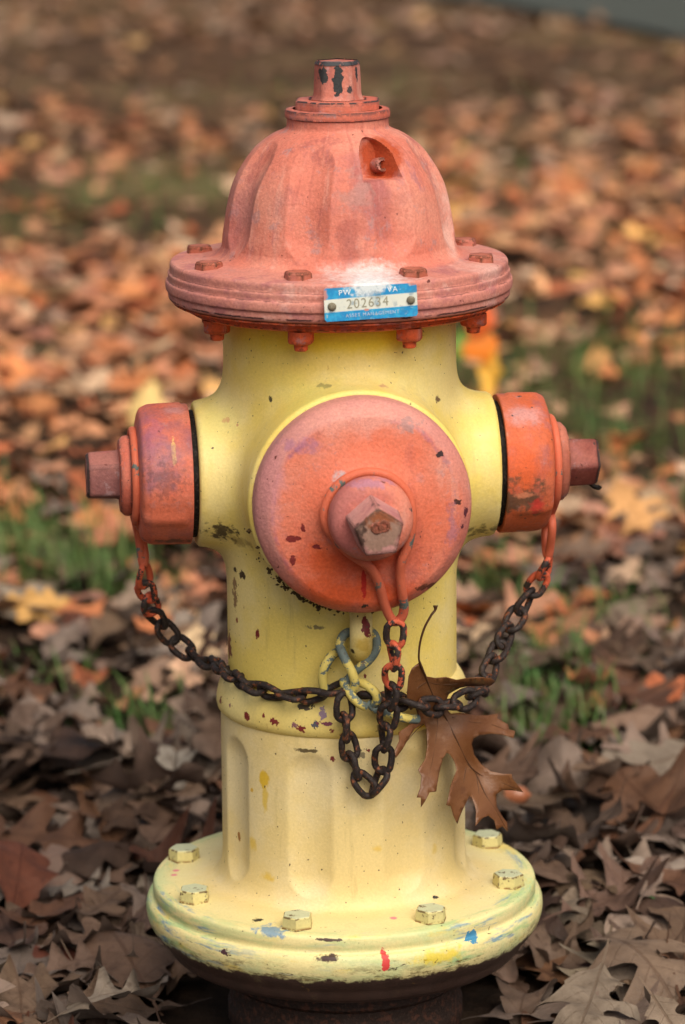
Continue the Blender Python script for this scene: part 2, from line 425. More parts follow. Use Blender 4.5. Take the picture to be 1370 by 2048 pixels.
# lower flange under the bonnet, with stud nuts
V, F = lathe([(.100, .6255), (.1085, .6285), (.1180, .6305), (.1290, .6310), (.1315, .6325), (.1320, .6360), (.1335, .6380), (.1440, .6388), (.1440, .6402), (.10, .6403)], 128, False, False)
lf = obj('lower_flange', mesh_from('lower_flange', V, F, 35), fresh_m, hydrant)
V, F = lathe([(.0118, 0), (.0118, -.0098), (.0100, -.0112), (.0064, -.0112), (.0066, -.0128), (.0060, -.0142), (.0066, -.0156), (.0058, -.0172)], 6, True, False)
F = [tuple(reversed(f)) for f in F]
nutme = bevel_mesh(mesh_from('stud_nut', V, F, 20), .0008, 1)
around('stud_nut', nutme, fresh_m, .1195, .6306, lf)

# --- barrel with its three outlets: one cast body, an implicit surface with fillets
LX, RX, PY = .1285, .1335, .1360
def sd_cyl(rr, ax, h, R, rd):
    dx = rr - R + rd; dy = np.abs(ax) - h + rd
    return np.minimum(np.maximum(dx, dy), 0) + np.sqrt(np.maximum(dx, 0)**2 + np.maximum(dy, 0)**2) - rd
def smin(a, b, k):
    h = np.maximum(k - np.abs(a - b), 0) / k
    return np.minimum(a, b) - h**3 * k / 6
def body(p):
    x, y, z = p[..., 0], p[..., 1], p[..., 2]; zz = z - ZN
    d = sd_cyl(np.hypot(x, y), z - .470, .166, .1012, .002)
    ax = x - (RX - LX) / 2
    o_ = sd_cyl(np.hypot(y, zz), ax, (RX + LX) / 2, .0632, .0035)
    d = smin(d, o_, .045)
    q = sd_cyl(np.hypot(x, zz), y + PY / 2, PY / 2, .0945, .004)
    d = smin(d, q, .030)
    return d
def surface_nets(f, lo, hi, h):
    n = [int(math.ceil((b - a) / h)) + 1 for a, b in zip(lo, hi)]
    ax = [lo[i] + h * np.arange(n[i]) for i in range(3)]
    grid = np.stack(np.meshgrid(*ax, indexing='ij'), -1); val = f(grid)
    ins = val < 0
    cx = [s_ - 1 for s_ in n]
    acc = np.zeros((*cx, 3)); cnt = np.zeros(cx)
    cor = [(i, j, k) for i in (0, 1) for j in (0, 1) for k in (0, 1)]
    sl = lambda c: tuple(slice(c[i], c[i] + cx[i]) for i in range(3))
    for a in cor:
        for ax_ in range(3):
            if a[ax_] == 1: continue
            b = list(a); b[ax_] = 1; b = tuple(b)
            va, vb = val[sl(a)], val[sl(b)]; m = (va < 0) != (vb < 0)
            t = np.where(m, va / np.where(m, va - vb, 1), 0)
            pt = np.zeros((*cx, 3)); 
            for i in range(3): pt[..., i] = a[i]
            pt[..., ax_] = t
            acc += pt * m[..., None]; cnt += m
    idx = -np.ones(cx, int); mask = cnt > 0; idx[mask] = np.arange(mask.sum())
    base = np.argwhere(mask)
    P = np.array(lo) + h * (base + acc[mask] / cnt[mask][:, None])
    quads = []
    for ax_ in range(3):
        u, v = (ax_ + 1) % 3, (ax_ + 2) % 3
        s0 = [slice(None)] * 3; s1 = [slice(None)] * 3; s0[ax_] = slice(0, -1); s1[ax_] = slice(1, None)
        a, b = ins[tuple(s0)], ins[tuple(s1)]
        for flip, m in ((False, a & ~b), (True, ~a & b)):
            e = np.argwhere(m); e = e[(e[:, u] > 0) & (e[:, v] > 0) & (e[:, u] < cx[u]) & (e[:, v] < cx[v])]
            q = []
            for du, dv in ((1, 1), (0, 1), (0, 0), (1, 0)):
                c_ = e.copy(); c_[:, u] -= du; c_[:, v] -= dv; q.append(idx[c_[:, 0], c_[:, 1], c_[:, 2]])
            q = np.stack(q, 1); quads.append(q[:, ::-1] if flip else q)
    Q = np.concatenate(quads); Q = Q[(Q >= 0).all(1)]
    for _ in range(4):
        v0 = f(P); e = 1e-4
        gr = np.stack([(f(P + np.eye(3)[i] * e) - f(P - np.eye(3)[i] * e)) / (2 * e) for i in range(3)], 1)
        P = P - gr * (v0 / np.maximum((gr**2).sum(1), .05))[:, None]
    return P, Q
P_, Q_ = surface_nets(body, (-.142, -.148, .298), (.148, .112, .646), .0033)
barrel_me = mesh_from('barrel', P_.tolist(), Q_.tolist(), None)
DIRT, MAROON, GRN = (.055, .035, .015), (.17, .02, .018), (.30, .36, .10)
ys_ = [S(barrel_me, 445, 1063, 32, 26, DIRT, .6, 1.0, 130, .95),
       S(barrel_me, 480, 1085, 40, 14, (.25, .17, .05), .7, .8, 100, .7),
       S(barrel_me, 640, 1205, 70, 13, DIRT, .6, 1.1, 150, .9),
       S(barrel_me, 590, 1165, 40, 20, (.2, .14, .05), .7, 1.0, 130, .8),
       S(barrel_me, 485, 1150, 12, 9, DIRT, .3, .9, 200), S(barrel_me, 470, 1140, 8, 5, DIRT, .3, .9, 200),
       S(barrel_me, 515, 1268, 4, 11, MAROON, .2, .5, 200), S(barrel_me, 634, 1254, 16, 5, (.10, .08, .05), .4, .9, 200, .8),
       S(barrel_me, 458, 1290, 7, 26, (.20, .06, .025), .3, 1.0, 150), S(barrel_me, 474, 1240, 5, 6, (.25, .06, .02), .3, .5, 200),
       S(barrel_me, 470, 1190, 4, 30, (.16, .06, .03), .3, .9, 160, .8),
       S(barrel_me, 730, 1352, 4, 4, MAROON, .2, .4, 200), S(barrel_me, 736, 1371, 4, 3, (.05, .02, .02), .2, .4, 200),
       S(barrel_me, 452, 840, 8, 5, (.55, .17, .13), .3, .4, 120), S(barrel_me, 475, 850, 3, 3, (.55, .2, .13), .3, .4, 120),
       S(barrel_me, 541, 798, 4, 8, DIRT, .3, .7, 200), S(barrel_me, 650, 772, 16, 4, (.2, .16, .07), .4, 1.0, 180, .8),
       S(barrel_me, 875, 798, 10, 6, (.15, .09, .04), .4, 1.0, 180), S(barrel_me, 765, 772, 14, 4, (.5, .25, .15), .5, .9, 140, .7),
       S(barrel_me, 680, 678, 330, 42, (.74, .54, .02), .85, .25, 30, 1.0, deep=.3),
       S(barrel_me, 640, 800, 160, 40, (.60, .60, .16), .9, .4, 30, .5), S(barrel_me, 960, 1060, 50, 14, (.12, .09, .03), .7, 1.0, 140, .8),
       S(barrel_me, 430, 850, 60, 70, (.66, .58, .18), .9, .4, 40, .6)]
ymat = yellow_paint('yellow_paint', spots=ys_, off=1)
barrel = obj('barrel', barrel_me, ymat, hydrant)
# chain lug below the pumper outlet
c0 = loc(at_y(722, 1232, -.112)); c1 = loc(at_y(722, 1262, -.124)); c2 = loc(at_y(722, 1296, -.121)); c3 = loc(at_y(721, 1305, -.104))
V, F = tube(smooth_path([c0 + Vector((0, .02, .012)), c0, c1, c2, c3, c3 + Vector((0, .02, .004))], 6), .0098, 16)
lug_me = mesh_from('chain_lug', V, F, None)
lug_m = yellow_paint('lug_paint', base=(.66, .49, .12), spots=[S(lug_me, 733, 1255, 9, 20, MAROON, .3, .8, 140), S(lug_me, 705, 1303, 7, 6, DIRT, .4, .6, 140), S(lug_me, 722, 1290, 20, 16, (.52, .34, .05), .6, .6, 90, .7)], off=4)
obj('chain_lug', lug_me, lug_m, barrel)

# collar bead between the barrels
V, F = lathe([(.1015, .2745), (.1080, .2738), (.1092, .2748), (.1112, .2770), (.1122, .2815), (.1118, .2870), (.1104, .2940), (.1075, .3010), (.1035, .3072), (.1008, .3080)], 160, False, False)
co_me = mesh_from('collar', V, F, 45)
cs = [S(co_me, px, py, a, b, col, .25, 1.0, 170) for px, py, a, b, col in
      [(494, 1432, 8, 9, MAROON), (549, 1443, 9, 7, MAROON), (527, 1431, 4, 4, MAROON), (602, 1457, 9, 8, MAROON), (589, 1450, 6, 5, (.2, .08, .1)),
       (630, 1449, 6, 7, (.07, .07, .09)), (650, 1447, 14, 4, (.16, .03, .06)), (664, 1462, 5, 4, MAROON), (688, 1470, 9, 4, MAROON), (441, 1402, 6, 8, MAROON),
       (460, 1411, 4, 4, (.2, .07, .09)), (610, 1414, 16, 5, (.06, .04, .02)), (646, 1430, 6, 14, (.22, .14, .2)), (850, 1448, 20, 8, (.66, .42, .02)), (757, 1457, 6, 8, (.3, .2, .06))]]
obj('collar', co_me, yellow_paint('collar_paint', base=(.68, .52, .16), spots=cs, off=2), hydrant)

# --- lower barrel with flutes and the base flange
lp = [(.1005, .2746)] + prof_interp([(.1070, .2744), (.1080, .2730), (.1084, .2650), (.1085, .2300), (.1086, .1900), (.1087, .1550), (.1091, .1420), (.1108, .1310), (.1150, .1228), (.1220, .1196), (.1400, .1186), (.1640, .1176)], 14) \
   + prof_interp([(.1640, .1176), (.1690, .1166), (.1712, .1142), (.1718, .1090), (.1712, .1040), (.1722, .1016), (.1752, .1006), (.1774, .0970), (.1782, .0905), (.1768, .0830), (.1735, .0760), (.1690, .0700), (.1640, .0640), (.1600, .0575), (.1560, .0530), (.1480, .0500), (.104, .0480)], 5)[1:]
lv, lff = fluted(lp, 360, .1500, .2400, .0205, .0054)
lff = [tuple(reversed(f)) for f in lff]
low_me = mesh_from('lower_barrel', lv, lff, 45)
BLUE, TEAL, RED = (.06, .20, .36), (.33, .47, .22), (.55, .05, .045)
def base_extra(g, c):
    z = g.vmath('DOT_PRODUCT', g.P, (0, 0, 1))
    r = g.vmath('LENGTH', g.vmath('MULTIPLY', g.P, (1, 1, 0)))
    plate = g.ramp(r, .118, .150)
    c = g.mix(g.math('MULTIPLY', plate, .75), c, (.70, .62, .30))
    sx_ = g.n.new('ShaderNodeSeparateXYZ'); g.l.new(g.P, sx_.inputs[0])
    cb = g.n.new('ShaderNodeCombineXYZ'); g.put(cb.inputs[0], g.math('MULTIPLY', g.math('ARCTAN2', sx_.outputs[0], g.math('MULTIPLY', sx_.outputs[1], -1.0)), .17)); g.put(cb.inputs[1], r); g.put(cb.inputs[2], z)
    rim = cb.outputs[0]; big = g.ramp(g.noise(9, 3, .5, vec=rim, off=(4, 0, 0)), .42, .58)
    sm = g.noise(60, 7, .72, vec=rim, stretch=(.22, 1.2, 1.2), dist=.4)
    edge = g.math('MULTIPLY', g.ramp(r, .150, .166), g.ramp(z, .070, .082))
    c = g.mix(g.math('MULTIPLY', g.ramp(g.noise(14, 5, .6, off=(2, 2, 2)), .42, .6), g.math('MULTIPLY', edge, .75)), c, (.50, .56, .28))
    c = g.mix(g.math('MULTIPLY', g.ramp(sm, .44, .64), g.math('MULTIPLY', edge, g.math('ADD', .45, g.math('MULTIPLY', big, .5)))), c, TEAL)
    c = g.mix(g.math('MULTIPLY', g.ramp(g.noise(80, 7, .72, vec=rim, stretch=(.2, 1.1, 1.3), off=(5, 1, 0)), .535, .64), g.math('MULTIPLY', edge, g.math('ADD', .12, g.math('MULTIPLY', big, .7)))), c, BLUE)
    c = g.mix(g.math('MULTIPLY', g.ramp(g.noise(40, 6, .7, vec=rim, stretch=(.3, 1, 1), off=(8, 1, 0)), .55, .72), g.math('MULTIPLY', edge, .7)), c, (.70, .48, .04))
    c = g.mix(g.math('MULTIPLY', g.ramp(g.noise(85, 6, .7, vec=rim, stretch=(.3, 1, 1.2), off=(1, 7, 0)), .615, .65), g.math('MULTIPLY', edge, g.ramp(z, .104, .094))), c, (.05, .03, .02))
    # bare rusted iron below the paint line
    zn = g.math('ADD', z, g.math('MULTIPLY', g.math('SUBTRACT', g.noise(60, 5, .7), .5), .022))
    rustc = g.mix(g.noise(70, 5, .7), (.022, .014, .012), (.085, .045, .034))
    under = g.math('MULTIPLY', g.ramp(zn, .0805, .0765), g.ramp(r, .14, .146))
    dirt_ = g.math('MULTIPLY', g.ramp(zn, .100, .080), g.ramp(g.noise(120, 8, .8, vec=rim, stretch=(.35, 1, 1.2), off=(3, 3, 3)), .49, .58))
    c = g.mix(g.math('MULTIPLY', dirt_, .8), c, (.12, .08, .03))
    c = g.mix(under, c, rustc)
    return c
bs = [S(low_me, 940, 1873, 17, 11, (.05, .22, .38), .15, .5, 120), S(low_me, 771, 1920, 8, 24, RED, .3, .5, 120), S(low_me, 655, 1918, 24, 7, (.05, .025, .02), .4, .8, 150),
      S(low_me, 787, 1836, 9, 3, (.66, .2, .24), .4, .2, 100), S(low_me, 352, 1741, 9, 4, (.66, .2, .24), .4, .2, 100), S(low_me, 348, 1750, 8, 3, (.66, .2, .24), .4, .2, 100),
      S(low_me, 528, 1558, 14, 22, (.62, .40, .035), .35, .5, 110), S(low_me, 530, 1600, 6, 36, (.62, .42, .05), .6, .5, 110, .8), S(low_me, 504, 1580, 5, 6, (.60, .36, .04), .4, .6, 110),
      S(low_me, 505, 1690, 8, 22, (.62, .42, .06), .7, .6, 100, .8), S(low_me, 535, 1755, 20, 12, (.63, .42, .06), .7, .7, 100, .8), S(low_me, 752, 1697, 12, 9, (.64, .42, .06), .6, .6, 100, .7),
      S(low_me, 868, 1700, 12, 12, (.62, .42, .07), .6, .6, 100, .6), S(low_me, 618, 1502, 26, 4, DIRT, .4, .8, 160, .9), S(low_me, 665, 1518, 5, 5, MAROON, .2, .6, 200), S(low_me, 737, 1501, 4, 4, MAROON, .2, .5, 200),
      S(low_me, 721, 1508, 9, 9, (.10, .08, .05), .3, 1.2, 220, .8), S(low_me, 478, 1672, 3, 9, (.3, .13, .03), .3, .6, 200), S(low_me, 516, 1840, 9, 5, (.02, .015, .01), .3, .9, 200), S(low_me, 448, 1905, 9, 6, (.07, .03, .04), .3, .8, 180),
      S(low_me, 870, 1795, 8, 3, (.03, .025, .02), .3, .7, 200), S(low_me, 660, 1880, 34, 3, (.07, .04, .03), .3, .8, 200), S(low_me, 880, 1912, 60, 18, (.66, .50, .03), .7, .8, 90, .8),
      S(low_me, 1010, 1690, 70, 14, (.66, .50, .12), .8, .6, 60, .8), S(low_me, 540, 1865, 40, 8, (.08, .22, .38), .6, 1.0, 130, .8)]
low_m = yellow_paint('cream_paint', base=(.68, .53, .235), pale=(.70, .58, .33), deep=(.64, .48, .17), spots=bs, off=5, extra=base_extra)
lowb = obj('lower_barrel', low_me, low_m, hydrant)
def bolt_extra(g, c):
    z = g.vmath('DOT_PRODUCT', g.P, (0, 0, 1)); oi = g.n.new('ShaderNodeObjectInfo')
    v = g.vmath('ADD', g.P, g.vmath('MULTIPLY', g.vmath('SCALE', (1, 1, 1)), (1, 1, 1)))
    sc_ = g.vmath('SCALE', (3.0, 7.0, 2.0)); g.l.new(oi.outputs['Random'], sc_.node.inputs['Scale']); v = g.vmath('ADD', g.P, sc_)
    c = g.mix(g.ramp(z, .0104, .0112), c, (.47, .50, .33))
    c = g.mix(g.ramp(g.noise(130, 6, .7, vec=v), .57, .62), c, (.10, .06, .025))
    c = g.mix(g.math('MULTIPLY', g.ramp(z, .0030, .0004), g.ramp(g.noise(200, 4, .6, vec=v), .42, .5)), c, (.20, .10, .03))
    tp = g.math('MULTIPLY', g.ramp(g.math('ABSOLUTE', g.math('SUBTRACT', z, .0102)), .0002, .0011, 1, 0), g.ramp(g.noise(170, 4, .6, vec=v, off=(4, 4, 4)), .46, .53))
    return g.mix(tp, c, (.12, .08, .03))
ybolt = yellow_paint('bolt_paint', base=(.60, .47, .16), pale=(.56, .50, .22), deep=(.60, .36, .04), specks=.72, off=7, extra=bolt_extra)
around('base_bolt', hexhead(.0136, .0112, 'base_bolt'), ybolt, .1512, .1180, lowb)
# the pipe going into the ground
V, F = lathe([(.1045, -.14), (.1045, -.018), (.1062, -.015), (.1062, .000), (.1045, .003), (.1045, .022), (.1085, .026), (.1085, .040), (.104, .044), (.104, .050)], 128, False, False)
obj('ground_pipe', mesh_from('ground_pipe', V, F, 35), rust_metal('rusted_iron', base=(.03, .018, .014), rust=(.085, .035, .022), amt=.5, spec=.2), hydrant)
V, F = lathe([(.010, -.030), (.010, .0), (.0082, .004)], 6, True, False)

# --- caps.  A cap is built along +Z and turned to its outlet
def frame(d, origin):
    d = Vector(d).normalized(); y = Vector((0, 0, 1)); x = y.cross(d).normalized()
    m = Matrix((x, y, d)).transposed().to_4x4(); return Matrix.Translation(origin) @ m
thread_m = rust_metal('dark_thread', base=(.008, .007, .006), rust=(.03, .018, .012), amt=.62, spec=.15)
wire_m = rust_metal('painted_wire', base=(.10, .13, .12), rust=(.16, .07, .04), amt=.6, paint=(.55, .12, .06), pth=.40)
def hose_cap(side, face):
    d = (side, 0, 0); fm = frame(d, (side * face, 0, ZN))
    V, F = lathe([(.0555, -.012), (.0555, .012)], 64, False, False)
    me = mesh_from('thread', xf(V, fm), F, 35)
    cap_prof = [(.0540, .0055), (.0595, .0050), (.0612, .0062), (.0612, .0120), (.0610, .0250), (.0605, .0385), (.0592, .0430), (.0555, .0480), (.0440, .0505), (.034, .0510)]
    if side > 0: cap_prof = [(r, z * .97) for r, z in cap_prof]
    V, F = lathe(prof_interp(cap_prof, 4), 96, False, False)
    # two cast lugs on the rim give the cap an uneven outline
    V2 = []
    for v in V:
        a = math.atan2(v[1], v[0]); k = .0022 * max(0, math.cos(3 * (a + .5)))**30 if v[2] > .012 else 0
        s_ = 1 + k / max(math.hypot(v[0], v[1]), .02); V2.append((v[0] * s_, v[1] * s_, v[2]))
    cme = mesh_from('hose_cap', xf(V2, fm), F, 40)
    if side < 0:
        sp = [S(cme, 348, 905, 5, 26, (.66, .40, .13), .3, .5, 120, deep=.02), S(cme, 320, 925, 60, 70, (.27, .115, .15), .9, .7, 60, .85), S(cme, 340, 1030, 80, 60, (.52, .12, .06), .8, .5, 50, .8),
              S(cme, 350, 1082, 60, 8, (.10, .05, .04), .6, .9, 140, .8), S(cme, 345, 820, 30, 20, (.50, .24, .24), .8, .6, 80, .7), S(cme, 300, 870, 26, 60, (.30, .09, .14), .8, .9, 90, .6), S(cme, 330, 960, 40, 40, (.10, .05, .05), .6, 1.3, 200, .4)]
        m_ = orange_paint('left_cap_paint', base=(.56, .13, .075), chalk=.45, purple=.95, chips=.72, spots=sp, off=4, peel=.8)
    else:
        sp = [S(cme, 1055, 830, 46, 30, (.50, .25, .24), .8, .6, 70, .8), S(cme, 1045, 935, 60, 90, (.60, .10, .025), .8, .4, 50, .85),
              S(cme, 1040, 1000, 60, 40, (.09, .06, .035), .7, 1.0, 110, .85), S(cme, 1075, 1010, 18, 20, (.50, .04, .03), .6, .6, 100, .9), S(cme, 1050, 990, 28, 8, (.62, .22, .12), .5, .5, 100, .8)]
        m_ = orange_paint('right_cap_paint', base=(.50, .105, .04), chalk=.25, purple=.3, chips=.68, spots=sp, off=7, peel=.6)
    cap = obj('hose_cap', cme, m_, hydrant)
    obj('thread', me, thread_m, cap)
    V, F = lathe([(.032, .046), (.0300, .0545), (.0345, .0560), (.0352, .0585), (.0345, .0620), (.0310, .0655), (.022, .0662)], 64, True, False)
    obj('cap_boss', mesh_from('cap_boss', xf(V, fm), F, 35), nut_m if side < 0 else boltm, cap)
    V, F = lathe([(.0262, .064), (.0235, .0665), (.0225, .0920), (.0205, .0940)], 5, True, False, rad(90 + (16 if side < 0 else 22)))
    nme = bevel_mesh(mesh_from('cap_nut', xf(V, fm), F, 30), .0026, 3, 30)
    obj('cap_nut', nme, orange_paint('left_nut_paint' if side < 0 else 'right_nut_paint', base=(.22, .085, .08) if side < 0 else (.19, .042, .032), chalk=.25, purple=.9, chips=.66, off=5 + side, edge=1.0, chipcol=(.05, .03, .028)), cap)
    return cap, fm
capL, fL = hose_cap(-1, LX); capR, fR = hose_cap(1, RX)
bpy.data.objects[capL.name]['label'] = 'faded pinkish purple hose cap with a yellow scratch'
capR['label'] = 'orange hose cap with dark grime on its underside'
# drip of hardened paint under the right nut
V, F = tube(smooth_path([fR @ Vector((.004, -.020, .088)), fR @ Vector((.004, -.0245, .0925)), fR @ Vector((.004, -.026, .097)), fR @ Vector((.004, -.0245, .0985))], 5), .0022, 8)
obj('paint_drip', mesh_from('paint_drip', V, F, None), thread_m, capR)

# pumper cap
fP = frame((0, -1, 0), (0, -PY, ZN))
def ring_noise(a, s): return math.sin(a * 3 + s) + .5 * math.sin(a * 7 + 2 * s)
pprof = prof_interp([(.0860, .0005), (.0895, .0008), (.0912, .0022), (.0915, .0050), (.0915, .0160), (.0908, .0215), (.0885, .0265), (.0835, .0325), (.0800, .0352), (.0770, .0362), (.0700, .0374), (.0550, .0400), (.0450, .0435), (.0395, .0462), (.0365, .0500), (.0345, .0510)], 5)
V, F = lathe(pprof, 160, False, False)
pc_me = mesh_from('pumper_cap', xf(V, fP), F, 40)
ps = [S(pc_me, 725, 1000, 215, 215, (.62, .13, .06), .25, .12, 40, .6), S(pc_me, 735, 835, 180, 40, (.60, .27, .22), .9, .5, 60, .8),
      S(pc_me, 540, 960, 34, 130, (.50, .21, .21), .8, .5, 60, .8), S(pc_me, 600, 890, 60, 16, (.30, .13, .22), .8, .9, 110, .6), S(pc_me, 700, 1190, 170, 45, (.60, .085, .018), .8, .4, 40, .9),
      S(pc_me, 640, 1130, 60, 60, (.58, .09, .02), .9, .5, 50, .8), S(pc_me, 730, 1120, 90, 50, (.50, .06, .015), .8, .5, 60, .8),
      S(pc_me, 586, 1077, 18, 7, MAROON, .15, .6, 160), S(pc_me, 633, 1094, 9, 5, MAROON, .15, .6, 160), S(pc_me, 585, 1122, 5, 10, MAROON, .15, .6, 160), S(pc_me, 606, 1055, 4, 9, MAROON, .15, .7, 180),
      S(pc_me, 820, 850, 26, 14, (.35, .2, .19), .5, 1.2, 190, .8), S(pc_me, 880, 908, 8, 6, (.04, .02, .02), .2, .8, 200), S(pc_me, 914, 1004, 8, 6, (.06, .02, .015), .2, .7, 180),
      S(pc_me, 931, 1026, 6, 11, (.09, .02, .03), .2, .6, 180), S(pc_me, 925, 1053, 5, 5, (.09, .02, .03), .2, .6, 180), S(pc_me, 905, 1050, 12, 46, (.32, .13, .17), .7, 1.0, 130, .7),
      S(pc_me, 860, 1172, 46, 8, (.06, .025, .015), .5, 1.2, 160, .8), S(pc_me, 728, 1170, 5, 40, (.42, .02, .012), .3, .3, 120), S(pc_me, 728, 1212, 7, 6, (.03, .02, .02), .3, .5, 160),
      S(pc_me, 690, 958, 30, 14, (.35, .45, .50), .6, .8, 120, .6)]
def pump_extra(g, c):
    q = g.vmath('SUBTRACT', g.P, (0, 0, ZN)); r = g.vmath('LENGTH', g.vmath('MULTIPLY', q, (1, 0, 1)))
    rn = g.math('ADD', r, g.math('MULTIPLY', g.math('SUBTRACT', g.noise(30, 4, .6), .5), .012))
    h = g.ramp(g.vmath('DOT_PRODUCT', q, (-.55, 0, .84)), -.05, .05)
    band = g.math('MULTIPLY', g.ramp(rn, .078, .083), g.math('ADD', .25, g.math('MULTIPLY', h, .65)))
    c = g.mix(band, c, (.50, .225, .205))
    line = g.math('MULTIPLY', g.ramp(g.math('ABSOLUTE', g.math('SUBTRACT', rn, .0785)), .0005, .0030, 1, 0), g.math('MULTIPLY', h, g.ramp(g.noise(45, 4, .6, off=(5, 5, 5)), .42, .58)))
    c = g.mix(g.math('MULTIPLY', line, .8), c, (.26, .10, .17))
    pit = g.math('MULTIPLY', g.ramp(g.noise(240, 4, .65, off=(1, 2, 3)), .58, .68), g.ramp(r, .060, .040))
    return g.mix(g.math('MULTIPLY', pit, .6), c, (.30, .09, .06))
pump = obj('pumper_cap', pc_me, orange_paint('pumper_cap_paint', base=(.585, .16, .095), chalk=.6, purple=.35, chips=.735, spots=ps, off=1, extra=pump_extra, peel=1.2), hydrant)
V, F = lathe(prof_interp([(.0325, .046), (.0325, .0590), (.0345, .0605), (.0352, .0640), (.0348, .0700), (.0330, .0750), (.0290, .0785), (.0240, .0800)], 4), 72, True, False)
me = mesh_from('cap_boss', xf(V, fP), F, 40)
obj('cap_boss', me, orange_paint('boss_paint', base=(.56, .16, .10), chalk=.5, purple=.6, chips=.68, spots=[S(me, 745, 968, 60, 10, (.34, .16, .24), .8, 1.0, 120, .7)], off=8), pump)
V, F = lathe([(.0258, .076), (.0234, .0800), (.0212, .1225), (.0196, .1240)], 5, True, False, rad(90 + 4))
nm = bevel_mesh(mesh_from('cap_nut', xf(V, fP), F, 30), .0012, 2, 30)
ns_ = [S(nm, 760, 1056, 46, 48, (.25, .155, .115), .2, .3, 140, .95, deep=.004), S(nm, 768, 1034, 34, 28, (.22, .055, .012), .5, .9, 130, .9, deep=.006), S(nm, 718, 1080, 16, 30, (.04, .02, .015), .5, .9, 130, .9),
       S(nm, 745, 1010, 26, 3, (.05, .03, .03), .5, .8, 160, .8, deep=.004)]
nut = obj('cap_nut', nm, orange_paint('pumper_nut_paint', base=(.46, .23, .215), chalk=.3, purple=.8, chips=.70, spots=ns_, off=9, edge=1.0, chipcol=(.06, .03, .022)), pump)
for px in (754, 768):
    c_ = hit(nm, px, 1056 if px < 760 else 1052)
    V, F = lathe([(.0052, -.003), (.0052, .0006), (.0044, .0014), (.0030, .0014), (.0026, .0002)], 20, True, False)
    fm = frame((0, -1, 0), c_)
    obj('casting_mark', mesh_from('casting_mark', xf(V, fm), F, 35), boltm, pump)

# clumps of old dirt and web caught between pumper outlet and barrel
DV, DF = [], []
for k in range(150):
    a = rad(random.gauss(236, 17)); rr_ = random.uniform(.0925, .1000); yy_ = -PY + random.uniform(-.001, .022)
    c_ = Vector((rr_ * math.cos(a), yy_, ZN + rr_ * math.sin(a))); e_ = random.uniform(.0007, .0021)
    b0 = len(DV)
    for ux, uy, uz in ((1, 0, 0), (-1, 0, 0), (0, 1, 0), (0, -1, 0), (0, 0, 1), (0, 0, -1)):
        DV.append(c_ + Vector((ux, uy, uz)) * e_ * random.uniform(.5, 1.6))
    DF += [tuple(b0 + i for i in t) for t in ((0, 2, 4), (2, 1, 4), (1, 3, 4), (3, 0, 4), (2, 0, 5), (1, 2, 5), (3, 1, 5), (0, 3, 5))]
g = G('old_dirt'); tag(obj('dirt', mesh_from('dirt', DV, DF, None, False), g.done(g.mix(g.noise(400), (.03, .02, .01), (.12, .08, .035)), .95, .1), hydrant), kind='stuff')

# wire loops hanging from the cap grooves
fPL = lambda px, py, L: loc(at_plane(px, py, RZ.to_3x3() @ Vector((0, -1, 0)), L))
lp_ = []
for k in range(9):                                   # round the boss from lower left over the top to lower right
    a = rad(222 - k * 33); lp_.append(fP @ Vector((.0365 * math.cos(a), .0365 * math.sin(a), .0545)))
LW = PY + .052
arm_r = [fPL(815, 1092, LW), fPL(803, 1122, LW - .001), fPL(800, 1150, LW - .005), fPL(804, 1185, LW - .010), fPL(808, 1215, LW - .018), fPL(803, 1235, LW - .022), fPL(790, 1243, LW - .023)]
arm_l = [fPL(779, 1232, LW - .022), fPL(768, 1205, LW - .016), fPL(758, 1168, LW - .008), fPL(742, 1137, LW - .003), fPL(715, 1117, LW - .001), fPL(690, 1098, LW)]
V, F = tube(smooth_path(lp_[1:-1] + arm_r + arm_l, 8, True), .0041, 12, True)
obj('wire_loop', mesh_from('wire_loop', V, F, None), wire_m, pump)
def side_loop(fm, cap, pts, ring_r):
    lo_ = [fm @ Vector((ring_r * math.cos(rad(a)), ring_r * math.sin(rad(a)) - (.001), .0528)) for a in range(-60, 241, 30)]
    V, F = tube(smooth_path(lo_ + pts, 7, True), .0038, 12, True)
    obj('wire_loop', mesh_from('wire_loop', V, F, None), wire_m, cap)
Yr = (RZ @ (fR @ Vector((0, 0, .0528)))).y; Yl = (RZ @ (fL @ Vector((0, 0, .0528)))).y
side_loop(fR, capR, [loc(at_y(1092, 1050, Yr + .012)), loc(at_y(1092, 1098, Yr + .003)), loc(at_y(1096, 1112, Yr)), loc(at_y(1100, 1096, Yr - .004)), loc(at_y(1104, 1045, Yr - .014))], .0395)
side_loop(fL, capL, [loc(at_y(276, 1065, Yl + .03)), loc(at_y(284, 1120, Yl + .034)), loc(at_y(287, 1128, Yl + .034)), loc(at_y(290, 1116, Yl + .034)), loc(at_y(282, 1060, Yl + .030))], .0400)

# ------------------------------------------------------------------ chains
PITCHL, LL, LWD, WR = .0198, .0302, .0208, .0030
a_ = LWD / 2 - WR; b_ = LL / 2 - LWD / 2
pth = []
for k in range(24):
    q = 2 * math.pi * k / 24; s_ = b_ if math.cos(q) > 0.02 else (-b_ if math.cos(q) < -.02 else 0)
    X_, Y_ = s_ + a_ * math.cos(q), a_ * math.sin(q) * (1 - .10 * abs(math.cos(q)))
    ta = rad(24) * X_ / (LL / 2)                          # twisted link chain
    pth.append(Vector((X_, Y_ * math.cos(ta), Y_ * math.sin(ta))))
Vl, Fl = tube(pth, WR, 8, True)
chain_m = rust_metal('rusty_chain', base=(.017, .011, .010), rust=(.20, .060, .020), amt=.54, spec=.35)
chain_o = rust_metal('orange_painted_chain', base=(.03, .022, .02), rust=(.15, .05, .03), amt=.58, paint=(.55, .10, .045), pth=.47)
link_me = mesh_from('chain_link', Vl, Fl, None); link_me.materials.append(chain_m)
